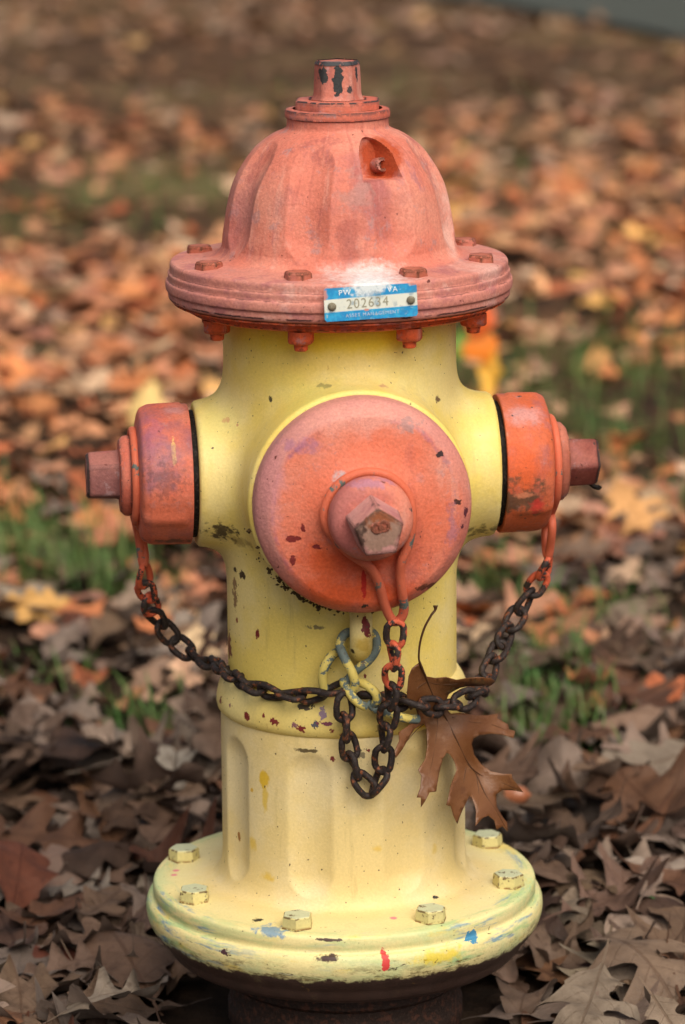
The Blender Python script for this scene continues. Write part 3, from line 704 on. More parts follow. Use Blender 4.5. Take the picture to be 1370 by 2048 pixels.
link_or = mesh_from('painted_chain_link', Vl, Fl, None); link_or.materials.append(chain_o)
def chain(pts, label, painted=(), roll0=20, spread=58, drop=False):
    root = empty('chain', hydrant); root['label'] = label
    P = smooth_path([loc(p) for p in pts], 14)
    cum = [0]
    for i in range(1, len(P)): cum.append(cum[-1] + (P[i] - P[i - 1]).length)
    n = max(2, round(cum[-1] / PITCHL)); st = cum[-1] / n
    def at(s):
        s = min(max(s, 0), cum[-1] - 1e-9)
        for i in range(1, len(P)):
            if cum[i] >= s: return P[i - 1].lerp(P[i], (s - cum[i - 1]) / max(cum[i] - cum[i - 1], 1e-9))
    out = Vector((0, -1, 0)); pitch_at = lambda u: u * st
    if drop:
        kl = cum[min(range(len(P)), key=lambda i: P[i].z)] / st; s_low, n_low = kl * st, round(kl)
        pitch_at = lambda u: u * s_low / n_low if u <= n_low else s_low + (u - n_low) * (cum[-1] - s_low) / (n - n_low)
    for k in range(n):
        c = at(pitch_at(k + .5)); t = (at(pitch_at(k + 1.1)) - at(pitch_at(k - .1))).normalized()
        rad_ = Vector((c.x, c.y, 0)).normalized() if Vector((c.x, c.y, 0)).length > .02 else out
        nv = (rad_ - t * rad_.dot(t)).normalized()
        ang = rad(roll0 + (spread if k % 2 else 0) + random.uniform(-9, 9))
        nz = (nv * math.cos(ang) + t.cross(nv) * math.sin(ang)).normalized(); ny = nz.cross(t)
        m = Matrix((t, ny, nz)).transposed().to_4x4(); m.translation = c
        o = obj('chain_link', link_or if k in painted else link_me, None, root); o.matrix_local = m
    return root
NL = Vector((math.sin(rad(40)), -math.cos(rad(40)), 0))         # the caught leaf lies against this side of the barrel
Yc = -.150
chain([at_y(792, 1246, -.163), at_y(788, 1290, -.158), at_y(787, 1340, -.150), at_y(783, 1390, -.140), at_y(774, 1445, -.130), at_y(768, 1492, -.124), at_y(765, 1530, -.121),
       at_y(758, 1562, -.120), at_y(743, 1582, -.120), at_y(724, 1562, -.120), at_y(708, 1530, -.121), at_y(697, 1490, -.124), at_y(690, 1440, -.128), at_y(688, 1392, -.128)],
      'rusty chain hanging in a loop below the front cap', painted=(0, 1, 2), roll0=28, drop=True)
chain([at_y(287, 1135, Yl + .034), at_y(291, 1178, .025), at_y(306, 1222, .045), at_y(334, 1264, .060), at_y(374, 1302, .055), at_y(420, 1326, .025), at_y(441, 1334, -.002), at_y(459, 1347, -.040),
       at_cyl(490, 1366, .110), at_cyl(530, 1381, .112), at_cyl(575, 1389, .114), at_cyl(620, 1391, .115), at_cyl(655, 1382, .117), at_cyl(688, 1374, .120)],
      'rusty chain from the left cap lying on the collar', painted=(0, 1, 2), roll0=35)
chain([at_y(1095, 1118, Yr), at_y(1084, 1152, .03), at_y(1062, 1185, .034), at_y(1042, 1217, .030), at_y(1022, 1252, .020), at_y(1002, 1290, .005), at_y(985, 1325, -.012),
       at_y(968, 1362, -.030), at_plane(950, 1388, NL, .131), at_plane(918, 1405, NL, .131), at_plane(880, 1414, NL, .131), at_plane(835, 1410, NL, .130), at_cyl(795, 1403, .119), at_cyl(758, 1396, .119), at_cyl(725, 1390, .120)],
      'rusty chain from the right cap pinning a brown leaf', painted=(0, 1), roll0=40)
# bent wire hook holding the chain ends on the lug
hook_m = rust_metal('hook_wire_paint', base=(.12, .16, .15), rust=(.14, .08, .05), amt=.6, paint=(.62, .50, .13), pth=.50)
Hk = lambda px, py, Y: loc(at_y(px, py, Y))
hook = empty('wire_hook', hydrant)
wires = [([Hk(712, 1262, -.108), Hk(690, 1268, -.115), Hk(680, 1290, -.122), Hk(690, 1318, -.128), Hk(704, 1345, -.130), Hk(710, 1368, -.128), Hk(702, 1382, -.124), Hk(690, 1370, -.121), Hk(688, 1358, -.118)], .0033),
         ([Hk(735, 1258, -.108), Hk(750, 1272, -.117), Hk(753, 1295, -.121), Hk(740, 1318, -.122), Hk(718, 1336, -.122), Hk(702, 1352, -.118), Hk(692, 1368, -.121), Hk(702, 1390, -.130), Hk(718, 1407, -.131), Hk(730, 1413, -.127)], .0032),
         ([Hk(712, 1362, -.118), Hk(732, 1370, -.126), Hk(750, 1385, -.130), Hk(754, 1400, -.128), Hk(748, 1408, -.124)], .0032),
         ([Hk(736, 1404, -.121), Hk(752, 1418, -.123), Hk(775, 1428, -.122), Hk(800, 1434, -.118), Hk(822, 1438, -.112), Hk(836, 1438, -.108)], .0032),
         ([Hk(648, 1378, -.112), Hk(645, 1350, -.116), Hk(652, 1328, -.117), Hk(666, 1309, -.113), Hk(676, 1304, -.106)], .0034)]
for w_, r_ in wires:
    V, F = tube(smooth_path(w_, 8), r_ * 1.22, 12); obj('wire', mesh_from('wire', V, F, 50), hook_m, hook)

# ------------------------------------------------------------------ tag plate on the bonnet rim
pm = RZI @ Matrix.Identity(4)
pc = hit(bonnet_me, 740, 604); nrm = Vector((pc.x, pc.y, 0)).normalized()
tilt = (nrm + Vector((0, 0, .06))).normalized()
xax = Vector((0, 0, 1)).cross(tilt).normalized(); yax = tilt.cross(xax)
rl = rad(1.6); xax, yax = xax * math.cos(rl) + yax * math.sin(rl), yax * math.cos(rl) - xax * math.sin(rl)
PM = Matrix((xax, yax, tilt)).transposed().to_4x4(); PM.translation = pc + tilt * .0030
PWD, PH = .0780, .0275
def rr_plate(w, h, r, z0, z1, nbx=16):
    out = []
    for cx_, cy_, a0 in ((w / 2 - r, h / 2 - r, 0), (-w / 2 + r, h / 2 - r, 90), (-w / 2 + r, -h / 2 + r, 180), (w / 2 - r, -h / 2 + r, 270)):
        for k in range(5):
            a = rad(a0 + k * 22.5); out.append((cx_ + r * math.cos(a), cy_ + r * math.sin(a)))
    n = len(out); V = [(x, y, z0) for x, y in out] + [(x, y, z1) for x, y in out]
    F = [tuple(reversed(range(n))), tuple(range(n, 2 * n))] + [(i, (i + 1) % n, n + (i + 1) % n, n + i) for i in range(n)]
    return V, F
V, F = rr_plate(PWD, PH, .0025, -.0008, .0008)
pl_me = mesh_from('tag_plate', V, F, 30)
g = G('blue_tag_enamel')
c = g.mix(g.ramp(g.noise(120, 4, .6), .4, .65), (.006, .22, .50), (.02, .33, .60))
yy = g.vmath('DOT_PRODUCT', g.P, (0, 1, 0)); xx = g.vmath('DOT_PRODUCT', g.P, (1, 0, 0))
yb = g.math('ADD', yy, g.math('MULTIPLY', xx, -.02))
band = g.math('MULTIPLY', g.ramp(yb, -.0058, -.0052), g.ramp(yb, .0055, .0049))
alu = g.mix(g.noise(60, 4, .6), (.50, .55, .50), (.70, .70, .62))
c = g.mix(band, c, alu)
for cen, siz, col_, am in (((-.002, .0125, .001), (.019, .0062, .01), WHITE, 1.0), ((-.004, .0080, .001), (.012, .004, .01), WHITE, .7), ((-.040, .008, .001), (.004, .007, .01), (.5, .2, .15), .9), ((.036, .0135, .001), (.004, .002, .01), (.5, .2, .15), .9), ((-.004, -.0058, 0), (.002, .0012, .01), (.5, .2, .15), .9)):
    c = g.spot(c, col_, cen, siz, .35, .45, 160, am)
c = g.mix(g.ramp(g.noise(260, 5, .7), .60, .66), c, (.34, .42, .46)); c = g.mix(g.math('MULTIPLY', g.ramp(g.noise(90, 6, .7, off=(3, 1, 1)), .52, .64), .5), c, (.05, .16, .28))
plate_m = g.done(c, .45, .5, g.bump(g.noise(90, 3), .25, .001))
plate = obj('tag_plate', pl_me, plate_m, hydrant); plate.matrix_local = PM
plate['label'] = 'blue and silver asset tag riveted to the bonnet rim'
rv_m = rust_metal('rivet_metal', base=(.16, .14, .09), rust=(.3, .28, .22), amt=.5, spec=.7)
for sx in (-.0326, .0335):
    V, F = lathe([(.0036, .0006), (.0036, .0016), (.0028, .0030), (.0012, .0036)], 16, True, False)
    o = obj('rivet', mesh_from('rivet', V, F, None), rv_m, plate); o.location = (sx, -.0008 + sx * .02, 0)
def ink(name, col, spec=.3):
    g_ = G(name); c_ = g_.mix(g_.ramp(g_.noise(300, 5, .7), .53, .70), col, tuple(min(x * .4 + .12, 1) for x in col)); return g_.done(c_, .6, spec)
def text(s, size, x, y, mat, z=.0009, sx=1.0, space=1.0, ext=.00012):
    cu = bpy.data.curves.new('t', 'FONT'); cu.body = s; cu.size = size; cu.align_x = 'CENTER'; cu.align_y = 'CENTER'; cu.extrude = ext; cu.space_character = space
    tmp = bpy.data.objects.new('t', cu); COL.objects.link(tmp)
    me = bpy.data.meshes.new_from_object(tmp.evaluated_get(bpy.context.evaluated_depsgraph_get()))
    bpy.data.objects.remove(tmp); bpy.data.curves.remove(cu); me.name = 'lettering'; me.materials.clear()
    for v in me.vertices: v.co = Vector((v.co.x * sx + x, v.co.y + y + v.co.x * .018, v.co.z + z))
    return obj('lettering', me, mat, plate)
w_ink = ink('white_enamel', (.75, .78, .78)); g_ink = ink('stamped_grey', (.27, .26, .19)); p_ink = ink('pale_print', (.42, .50, .62))
text('PW', .0062, -.0215, .0094, w_ink, space=1.25); text('VA', .0062, .0185, .0096, w_ink, space=1.25)
text('202634', .0112, -.0028, -.0002, g_ink, space=1.18, sx=.92)
text('ASSET MANAGEMENT', .0040, .0010, -.0094, p_ink, space=1.2)

# ------------------------------------------------------------------ leaves
def leaf_material(name, attr):
    g = G(name)
    if attr:
        a = g.n.new('ShaderNodeAttribute'); a.attribute_name = 'leaf_tone'; tone = a.outputs['Color']
        rnd = a.outputs['Alpha']
    else:
        oi = g.n.new('ShaderNodeObjectInfo'); tone = oi.outputs['Color']; rnd = oi.outputs['Random']
    uv = g.n.new('ShaderNodeUVMap').outputs[0]
    sp = g.n.new('ShaderNodeSeparateXYZ'); g.l.new(uv, sp.inputs[0])
    ax = g.math('ABSOLUTE', g.math('SUBTRACT', sp.outputs[0], .5)); v = sp.outputs[1]
    off = g.vmath('MULTIPLY', (1, 1, 1), (17.0, 31.0, 5.0)); sc = g.vmath('SCALE', off); g.put(sc.node.inputs['Scale'], rnd)
    p = g.vmath('ADD', uv, sc)
    c = g.mix(g.ramp(g.noise(5, 5, .6, vec=p), .35, .7), tone, g.mix(.65, tone, (.45, .42, .40), 'MULTIPLY'))
    c = g.mix(g.math('MULTIPLY', g.ramp(g.noise(11, 4, .6, vec=p, off=(3, 3, 3)), .56, .70), .55), c, g.mix(1, tone, (.30, .24, .22), 'MULTIPLY'))
    fine = g.noise(70, 4, .7, vec=p)
    c = g.mix(.7, c, g.mix(fine, (.72, .72, .72), (1.22, 1.22, 1.22)), 'MULTIPLY')
    mid = g.ramp(ax, .006, .013, 1, 0)
    side = g.math('FRACT', g.math('MULTIPLY', g.math('SUBTRACT', v, g.math('MULTIPLY', ax, 1.05)), 7.0))
    side = g.ramp(g.math('ABSOLUTE', g.math('SUBTRACT', side, .5)), .02, .055, 1, 0)
    vein = g.math('MAXIMUM', mid, g.math('MULTIPLY', side, .55))
    geo = g.n.new('ShaderNodeNewGeometry'); back = geo.outputs['Backfacing']
    c = g.mix(g.math('MULTIPLY', vein, .55), c, g.mix(1, tone, (.45, .36, .30), 'MULTIPLY'))
    under = g.mix(.45, g.mix(1, c, (1.18, 1.18, 1.2), 'MULTIPLY'), (.24, .205, .18))
    c = g.mix(g.math('MULTIPLY', back, .75), c, under)
    h = g.math('SUBTRACT', g.math('MULTIPLY', g.noise(26, 4, .6, vec=p), .7), g.math('MULTIPLY', vein, .5))
    return g.done(c, g.ramp(fine, .3, .7, .55, .8), .28, g.bump(h, .5, .004))
leaf_m = leaf_material('dry_leaf', False); litter_m = leaf_material('dry_leaf_litter', True)

def leaf_shape(kind, n, m, rg):
    """grid of an oak leaf of unit length lying in XY: kind 0 pointed lobes, 1 round lobes, 2 broad"""
    s = np.linspace(0, 1, n + 1)
    lob = (3.4, 4.2, 3.0)[kind]; wid = (.36, .30, .33)[kind] * rg.uniform(.85, 1.15)
    deep = (.74, .58, .36)[kind] * rg.uniform(.85, 1.1)
    env = np.sin(np.pi * np.clip(s, 0, 1) ** (1.15 if kind else .95)) ** .62
    env = env * (.72 + .28 * np.sin(np.pi * s**1.3))
    V = np.zeros((n + 1, 2 * m + 1, 3))
    for sg in (-1, 1):
        ph = rg.uniform(-.18, .18); t = s * lob + ph
        wv = .5 - .5 * np.cos(2 * np.pi * t)
        wv = wv ** (1.1 if kind == 0 else .65)
        w = wid * env * (1 - deep + deep * wv)
        if kind == 0: w = w * (1 + .10 * np.sign(np.sin(2 * np.pi * t * 3)) * wv)
        w = np.maximum(w * rg.uniform(.92, 1.08), .006); w[-1] = .004; w[0] = .008
        sweep = (.45, .32, .38)[kind]
        for j in range(m + 1):
            f = j / m; fx = f
            V[:, m + sg * j, 0] = sg * w * fx
            V[:, m + sg * j, 1] = s + sweep * w * fx**1.3 * (1 - .6 * s) * (wv * .9 + .1)
    return V
def curl(V, rg, strength=1.0):
    X, Y = V[..., 0].copy(), V[..., 1].copy(); Z = np.zeros_like(X)
    cup = rg.normal(0, 1.1) * strength + .3; Z += cup * X * np.abs(X) * np.sign(X) * 1.0
    Z += rg.normal(0, .22) * strength * X
    f1, p1 = rg.uniform(5, 11), rg.uniform(0, 6)
    Z += .030 * strength * np.sin(f1 * Y + p1 + 2 * X) * (np.abs(X) / .3) * np.sign(np.sin(p1) + .3 * X + .01)
    Z += .02 * strength * np.sin(9 * X + 6 * Y + p1)
    Z += np.abs(X) * rg.uniform(.06, .34) * strength * np.sin(2 * np.pi * rg.uniform(2.2, 4.2) * Y + rg.uniform(0, 6) + np.where(X > 0, 1.7, 0))   # lobes curl apart
    Z += np.abs(X) * rg.uniform(-.12, .20) * strength                     # fold along the midrib
    k = rg.normal(0.15, .9) * strength                                    # bend along the length
    if abs(k) < .05: k = .05
    a = k * (Y - .5); R = 1 / k
    Yn = np.sin(a) * (R - Z); Zn = R - np.cos(a) * (R - Z)
    tw = rg.normal(0, .45) * strength * (Y - .5)
    return np.stack([X * np.cos(tw) - Zn * np.sin(tw), Yn, X * np.sin(tw) + Zn * np.cos(tw)], -1)
def grid_faces(n, m2):
    return [(i * (m2 + 1) + j, i * (m2 + 1) + j + 1, (i + 1) * (m2 + 1) + j + 1, (i + 1) * (m2 + 1) + j) for i in range(n) for j in range(m2)]
def stalk(V):  # petiole as a thin extra strip at the base
    return V
def make_variants(count, n, m, rg, strength):
    out = []
    for k in range(count):
        kd = (0, 1, 2, 0, 0, 1)[k % 6]
        flat = leaf_shape(kd, n, m, rg); V = curl(flat, rg, strength * rg.uniform(.6, 1.35))
        uv = np.stack([flat[..., 0] + .5, flat[..., 1]], -1)
        # petiole: a narrow tapering tongue before the blade
        b0 = V[0, m]; dirv = (V[0, m] - V[min(2, n), m]); dirv = dirv / (np.linalg.norm(dirv) + 1e-9)
        pv, pu = [], []
        side_ = np.cross(dirv, (0, 0, 1)); bendz = rg.uniform(-.05, .12)
        for q in range(4):
            c_ = b0 + dirv * (.065 * q) + np.array((0, 0, bendz * (q / 3)**2)); w_ = .010 - .001 * q
            pv += [c_ - side_ * w_, c_ + side_ * w_]; pu += [(.5, 0), (.5, 0)]
        A = np.concatenate([V.reshape(-1, 3), np.array(pv)]); U = np.concatenate([uv.reshape(-1, 2), np.array(pu)])
        F = grid_faces(n, 2 * m); b = (n + 1) * (2 * m + 1)
        F += [(b + 2 * q, b + 2 * q + 1, b + 2 * q + 3, b + 2 * q + 2) for q in range(3)]
        out.append((A, U, np.array(F), kd))
    return out
rgl = np.random.default_rng(5)
near_var = make_variants(30, 34, 4, rgl, 1.05)
mid_var = make_variants(18, 18, 2, rgl, .95)
far_var = make_variants(12, 9, 1, rgl, .95)
def leaf_mesh(var, name='oak_leaf'):
    A, U, F, kd = var
    me = bpy.data.meshes.new(name); me.from_pydata(A.tolist(), [], F.tolist())
    lay = me.uv_layers.new(name='UVMap'); li = np.zeros(len(me.loops), int); me.loops.foreach_get('vertex_index', li)
    lay.data.foreach_set('uv', U[li].astype(np.float32).ravel())
    me.polygons.foreach_set('use_smooth', [True] * len(me.polygons)); me.materials.append(leaf_m); me.update(); return me
near_me = [leaf_mesh(v) for v in near_var]

NEAR_P = [('grey brown', (.118, .074, .052)), ('pale grey', (.225, .168, .128)), ('dark brown', (.060, .032, .021)), ('chestnut brown', (.120, .056, .030)), ('dull tan', (.160, .100, .065)), ('dark russet', (.085, .028, .015))]  # near tones set darker and duller: vignette dimming put into the leaf colours
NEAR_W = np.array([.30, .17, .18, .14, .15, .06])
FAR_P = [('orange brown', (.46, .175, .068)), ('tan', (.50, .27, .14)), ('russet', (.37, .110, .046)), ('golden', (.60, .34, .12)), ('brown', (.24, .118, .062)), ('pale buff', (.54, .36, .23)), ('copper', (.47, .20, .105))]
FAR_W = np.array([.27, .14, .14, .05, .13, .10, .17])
SHAPES = ('pointed leaf', 'round lobed leaf', 'broad leaf')

# candidate leaves
cand = []
def add_field(y0, y1, dens, size):
    y = y0
    step = .1
    while y < y1:
        hw = .100 * (y + 3.0) + .42
        n = rng.poisson(dens * 2 * hw * step)
        for _ in range(n):
            cand.append((rng.uniform(-hw, hw), y + rng.uniform(0, step), rng.uniform(*size)))
        y += step
add_field(-.75, .9, 560, (.080, .158)); add_field(.9, 2.2, 430, (.07, .135)); add_field(2.2, 5.0, 250, (.07, .13)); add_field(5.0, 8.2, 140, (.07, .13)); add_field(8.2, 13.5, 55, (.07, .13))
bare = [(80, 1090, .17), (1190, 690, .42), (1120, 1450, .08), (380, 350, .3), (1110, 760, .28), (270, 1400, .06), (1300, 830, .2), (120, 410, .5), (1100, 1150, .12), (900, 130, .9), (350, 130, .9)]
bare = [(at_z(a, b, -.01), r) for a, b, r in bare]
def keep(x, y, s):
    r = math.hypot(x, y)
    if r < .112 + .42 * s: return False
    for p, rr in bare:
        q = math.hypot(x - p.x, (y - p.y) * .6)
        if q < rr and rng.random() < .55: return False
    dd = Vector((x, y, 0)) - e0
    if (dd - dr * dd.dot(dr)).dot(pr) > -.05 and rng.random() < .97: return False
    return True
cand = [c_ for c_ in cand if keep(*c_)]
# the litter goes on beyond both sides of the picture
for _ in range(5200):
    y = rng.uniform(-1.0, 11.0) if rng.random() < .75 else rng.uniform(-1.0, 2.0)
    hw = .100 * (y + 3.0) + .42; x = rng.choice((-1, 1)) * (hw + rng.uniform(0, 1.7))
    if keep(x, y, .1): cand.append((x, y, rng.uniform(.08, .14)))
rng.shuffle(cand)
HR = .02; HX0, HY0 = -3.0, -1.2
HM = np.zeros((300, 760))
leaves = []
for x, y, s in cand:
    i, j = int((x - HX0) / HR), int((y - HY0) / HR); q = max(1, int(s * .33 / HR))
    sl_ = (slice(max(i - q, 0), i + q + 1), slice(max(j - q, 0), j + q + 1)); sub = HM[sl_]
    if sub.size == 0: continue
    h = .55 * sub.max() + .45 * sub.mean() + .003
    gx = (sub[-1].mean() - sub[0].mean()) / (2 * q * HR); gy = (sub[:, -1].mean() - sub[:, 0].mean()) / (2 * q * HR)
    HM[sl_] = np.maximum(sub, np.minimum(h + .003, .07)) * .75 + .25 * (sub + .008)
    h = min(h, .065)
    z = GZ + float(und(x, y)) + h + .006
    tl = .14 if y < 1 else .20
    tn = np.array([-gx * .6 + rng.normal(0, tl), -gy * .6 + rng.normal(0, tl), 1.0]); tn /= np.linalg.norm(tn)
    r_c = math.hypot(x, y)
    if r_c < .25: z = min(z, GZ + .030); tn = np.array([tn[0] * .4, tn[1] * .4, 1.0]); tn /= np.linalg.norm(tn)
    if rng.random() < .35: tn = -tn
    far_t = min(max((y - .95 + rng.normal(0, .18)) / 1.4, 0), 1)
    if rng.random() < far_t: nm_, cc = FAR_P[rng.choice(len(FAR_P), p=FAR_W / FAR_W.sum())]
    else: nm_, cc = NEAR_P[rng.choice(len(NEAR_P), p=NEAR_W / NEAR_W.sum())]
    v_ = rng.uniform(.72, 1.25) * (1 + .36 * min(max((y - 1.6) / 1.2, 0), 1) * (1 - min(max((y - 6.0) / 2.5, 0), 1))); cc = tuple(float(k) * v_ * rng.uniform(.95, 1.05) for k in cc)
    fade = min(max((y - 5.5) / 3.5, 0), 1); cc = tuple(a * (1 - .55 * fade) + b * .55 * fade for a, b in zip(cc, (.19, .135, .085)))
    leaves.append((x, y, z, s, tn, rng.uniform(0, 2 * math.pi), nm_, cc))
def pix(p):
    d = Vector(p) - CAMP; dep = d.dot(fwd); return W / 2 + FPX * d.dot(rgt) / dep, H / 2 - FPX * d.dot(upv) / dep, dep
def basis(tn, ang):
    n = Vector(tn.tolist()); t = Vector((math.cos(ang), math.sin(ang), 0)); t = (t - n * t.dot(n)).normalized()
    return Matrix((t, n.cross(t), n)).transposed()
score = []
for k, L in enumerate(leaves):
    px, py, dep = pix(L[:3]); vis = -40 < px < 1410 and 560 < py < 2090
    hid = (455 < px < 905 and 640 < py < 1700) or ((px - 690)**2 / 380**2 + (py - 1790)**2 / 130**2 < 1) or (470 < px < 900 and py > 1850)
    score.append(L[3] / dep * (1 + .15 * L[2] / .05) if vis and not hid else 0)
order = np.argsort(score)[::-1]
# hand placed leaves that can be pointed out in the photograph
def hand(px, py, z, size, ang, var, tone, label, tilt=(0, 0), flip=False, grp=None):
    p = at_z(px, py, z); tn = np.array([tilt[0], tilt[1], 1.0]); tn /= np.linalg.norm(tn)
    if flip: tn = -tn
    o = obj('oak_leaf', near_me[var], None); o.color = (*tone, 1)
    m = (basis(tn, rad(ang)) * size).to_4x4(); m.translation = p; o.matrix_world = m
    tag(o, label, 'leaf', 'oak leaves fallen on the ground'); return o
NH = 9
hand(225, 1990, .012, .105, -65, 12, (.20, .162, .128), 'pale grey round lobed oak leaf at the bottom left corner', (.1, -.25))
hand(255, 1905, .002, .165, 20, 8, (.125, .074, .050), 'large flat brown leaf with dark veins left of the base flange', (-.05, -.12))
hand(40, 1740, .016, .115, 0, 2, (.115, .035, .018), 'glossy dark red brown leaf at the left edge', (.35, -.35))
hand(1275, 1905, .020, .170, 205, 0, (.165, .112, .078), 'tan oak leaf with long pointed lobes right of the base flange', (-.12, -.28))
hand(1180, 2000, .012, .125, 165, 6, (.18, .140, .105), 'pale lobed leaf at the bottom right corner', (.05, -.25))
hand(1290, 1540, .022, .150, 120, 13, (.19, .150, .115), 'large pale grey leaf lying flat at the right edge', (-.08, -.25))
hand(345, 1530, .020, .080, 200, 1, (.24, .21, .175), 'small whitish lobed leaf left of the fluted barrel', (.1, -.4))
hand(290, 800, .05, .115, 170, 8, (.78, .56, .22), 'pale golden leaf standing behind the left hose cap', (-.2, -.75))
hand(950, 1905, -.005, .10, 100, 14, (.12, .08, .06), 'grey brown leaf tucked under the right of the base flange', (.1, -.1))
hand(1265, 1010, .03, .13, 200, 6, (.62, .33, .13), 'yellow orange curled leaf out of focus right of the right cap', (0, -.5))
ind = [int(k) for k in order[:285] if score[k] > 0]; indset = set(ind); named = []
for k in ind:
    x, y, z, s, tn, ang, nm_, cc = leaves[k]
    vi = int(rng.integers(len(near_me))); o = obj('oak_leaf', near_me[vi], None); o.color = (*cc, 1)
    m = (basis(tn, ang) * s).to_4x4(); m.translation = (x, y, z); o.matrix_world = m
    px, py, dep = pix((x, y, z))
    side = 'left' if px < 690 else 'right'
    where = ('beside the %s of the base flange' % side) if py > 1650 else (('on the ground to the %s of the chains' % side) if py > 1230 else ('out of focus to the %s of the outlets' % side))
    tag(o, 'x', 'leaf', 'oak leaves fallen on the ground')
    att = 'upturned ' if tn[2] < 0 else ''
    size_ = 'small' if s < .092 else ('large' if s > .125 else '')
    if py > 1900: where = 'at the bottom %s corner' % side
    elif py > 1650: where = ('by the %s rim of the base flange' if abs(px - 690) < 480 else 'at the %s edge near the base') % side
    elif py > 1450: where = ('%s of the fluted barrel' if abs(px - 690) < 430 else 'at the %s edge beside the barrel') % side
    elif py > 1230: where = ('behind the chains on the %s' if abs(px - 690) < 430 else 'at the %s edge below the caps') % side
    else: where = ('blurred under the %s hose cap' if py > 960 else 'blurred beyond the %s hose cap') % side
    named.append((o, ('%s %s %s %s%s' % (size_, nm_, SHAPES[near_var[vi][3]], att, where)).strip(), px))
byl = {}
for o, l_, px in named: byl.setdefault(l_, []).append((px, o))
for l_, m_ in byl.items():
    m_.sort(key=lambda q: q[0])
    for k, (px, o) in enumerate(m_):
        o['label'] = l_ if len(m_) == 1 else (('leftmost', 'rightmost') if len(m_) == 2 else ('leftmost', 'middle', 'rightmost') if len(m_) == 3 else ('leftmost', 'second', 'third', 'fourth', 'fifth', 'sixth', 'seventh', 'eighth'))[min(k, 7)] + ' ' + l_
AV, AF, AU, AC = [], [], [], []; nb = 0
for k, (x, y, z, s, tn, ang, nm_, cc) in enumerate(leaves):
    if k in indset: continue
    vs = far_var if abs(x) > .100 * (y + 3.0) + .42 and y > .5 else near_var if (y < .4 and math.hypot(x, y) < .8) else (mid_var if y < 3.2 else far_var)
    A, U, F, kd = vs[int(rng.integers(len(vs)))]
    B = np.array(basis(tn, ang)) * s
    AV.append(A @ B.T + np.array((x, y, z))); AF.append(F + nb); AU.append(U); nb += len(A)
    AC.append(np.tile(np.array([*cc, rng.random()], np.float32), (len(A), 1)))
AV, AF, AU, AC = map(np.concatenate, (AV, AF, AU, AC))
me = bpy.data.meshes.new('leaf_litter'); me.vertices.add(len(AV)); me.vertices.foreach_set('co', AV.astype(np.float32).ravel())
me.loops.add(len(AF) * 4); me.loops.foreach_set('vertex_index', AF.astype(np.int32).ravel())
me.polygons.add(len(AF)); me.polygons.foreach_set('loop_start', np.arange(0, len(AF) * 4, 4, dtype=np.int32))
me.update(calc_edges=True); me.validate()
me.polygons.foreach_set('use_smooth', [True] * len(me.polygons))
at_ = me.attributes.new('leaf_tone', 'FLOAT_COLOR', 'POINT'); at_.data.foreach_set('color', AC.astype(np.float32).ravel())
lay = me.uv_layers.new(name='UVMap'); lay.data.foreach_set('uv', AU[AF.ravel()].astype(np.float32).ravel())
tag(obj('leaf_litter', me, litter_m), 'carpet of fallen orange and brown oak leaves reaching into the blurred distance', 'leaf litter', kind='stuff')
print('LEAVES', len(leaves), 'litter tris', len(AF) * 2)

# ------------------------------------------------------------------ grass
gv_, gf_ = [], []
def blade(x, y, z, h, lean, ang, w):
    b = len(gv_); dx, dy = math.cos(ang), math.sin(ang); sx_, sy_ = -dy * w, dx * w
    for t, wf in ((0, 1), (.45, .85), (.8, .5)):
        o_ = lean * t * t; gv_.append((x + dx * o_ - sx_ * wf, y + dy * o_ - sy_ * wf, z + h * t)); gv_.append((x + dx * o_ + sx_ * wf, y + dy * o_ + sy_ * wf, z + h * t))
    gv_.append((x + dx * lean, y + dy * lean, z + h * .97))
    gf_.extend([(b, b + 1, b + 3, b + 2), (b + 2, b + 3, b + 5, b + 4), (b + 4, b + 5, b + 6)])
for px, py, r, n, h in [(80, 1090, .16, 500, .06), (1190, 690, .38, 900, .06), (1110, 1450, .085, 420, .055), (270, 1405, .06, 160, .045), (60, 1330, .07, 150, .045), (1120, 1310, .08, 240, .05), (940, 1140, .10, 160, .05), (1110, 790, .2, 300, .05),
                        (380, 350, .5, 600, .06), (120, 410, .5, 500, .06), (1290, 840, .2, 350, .05), (240, 1130, .1, 200, .05), (380, 1440, .05, 80, .04), (1085, 1365, .06, 150, .045), (1350, 960, .15, 160, .05), (1180, 1180, .1, 160, .045), (560, 180, 1., 500, .05), (1050, 330, .5, 300, .05), (20, 1010, .14, 260, .05), (1330, 1270, .05, 80, .04)]:
    p = at_z(px, py, -.005)
    for _ in range(int(n * (.5 if (px, py) in ((80, 1090), (1190, 690), (1110, 1450)) else .35))):
        x, y = p.x + rng.normal(0, r * .5), p.y + rng.normal(0, r * .6)
        blade(x, y, GZ + float(und(x, y)), h * rng.uniform(.6, 1.45), rng.uniform(.01, .05), rng.uniform(0, 6.28), rng.uniform(.0012, .0024))
g = G('grass_blade'); c = g.mix(g.ramp(g.noise(6, 3), .35, .65), (.045, .120, .024), (.105, .145, .04))
c = g.mix(g.ramp(g.noise(40, 3), .5, .75), c, (.15, .13, .05))
grass_me = mesh_from('grass', gv_, gf_, None)
tag(obj('grass', grass_me, g.done(c, .6, .3)), 'short green grass showing through gaps in the fallen leaves', 'grass', kind='stuff')

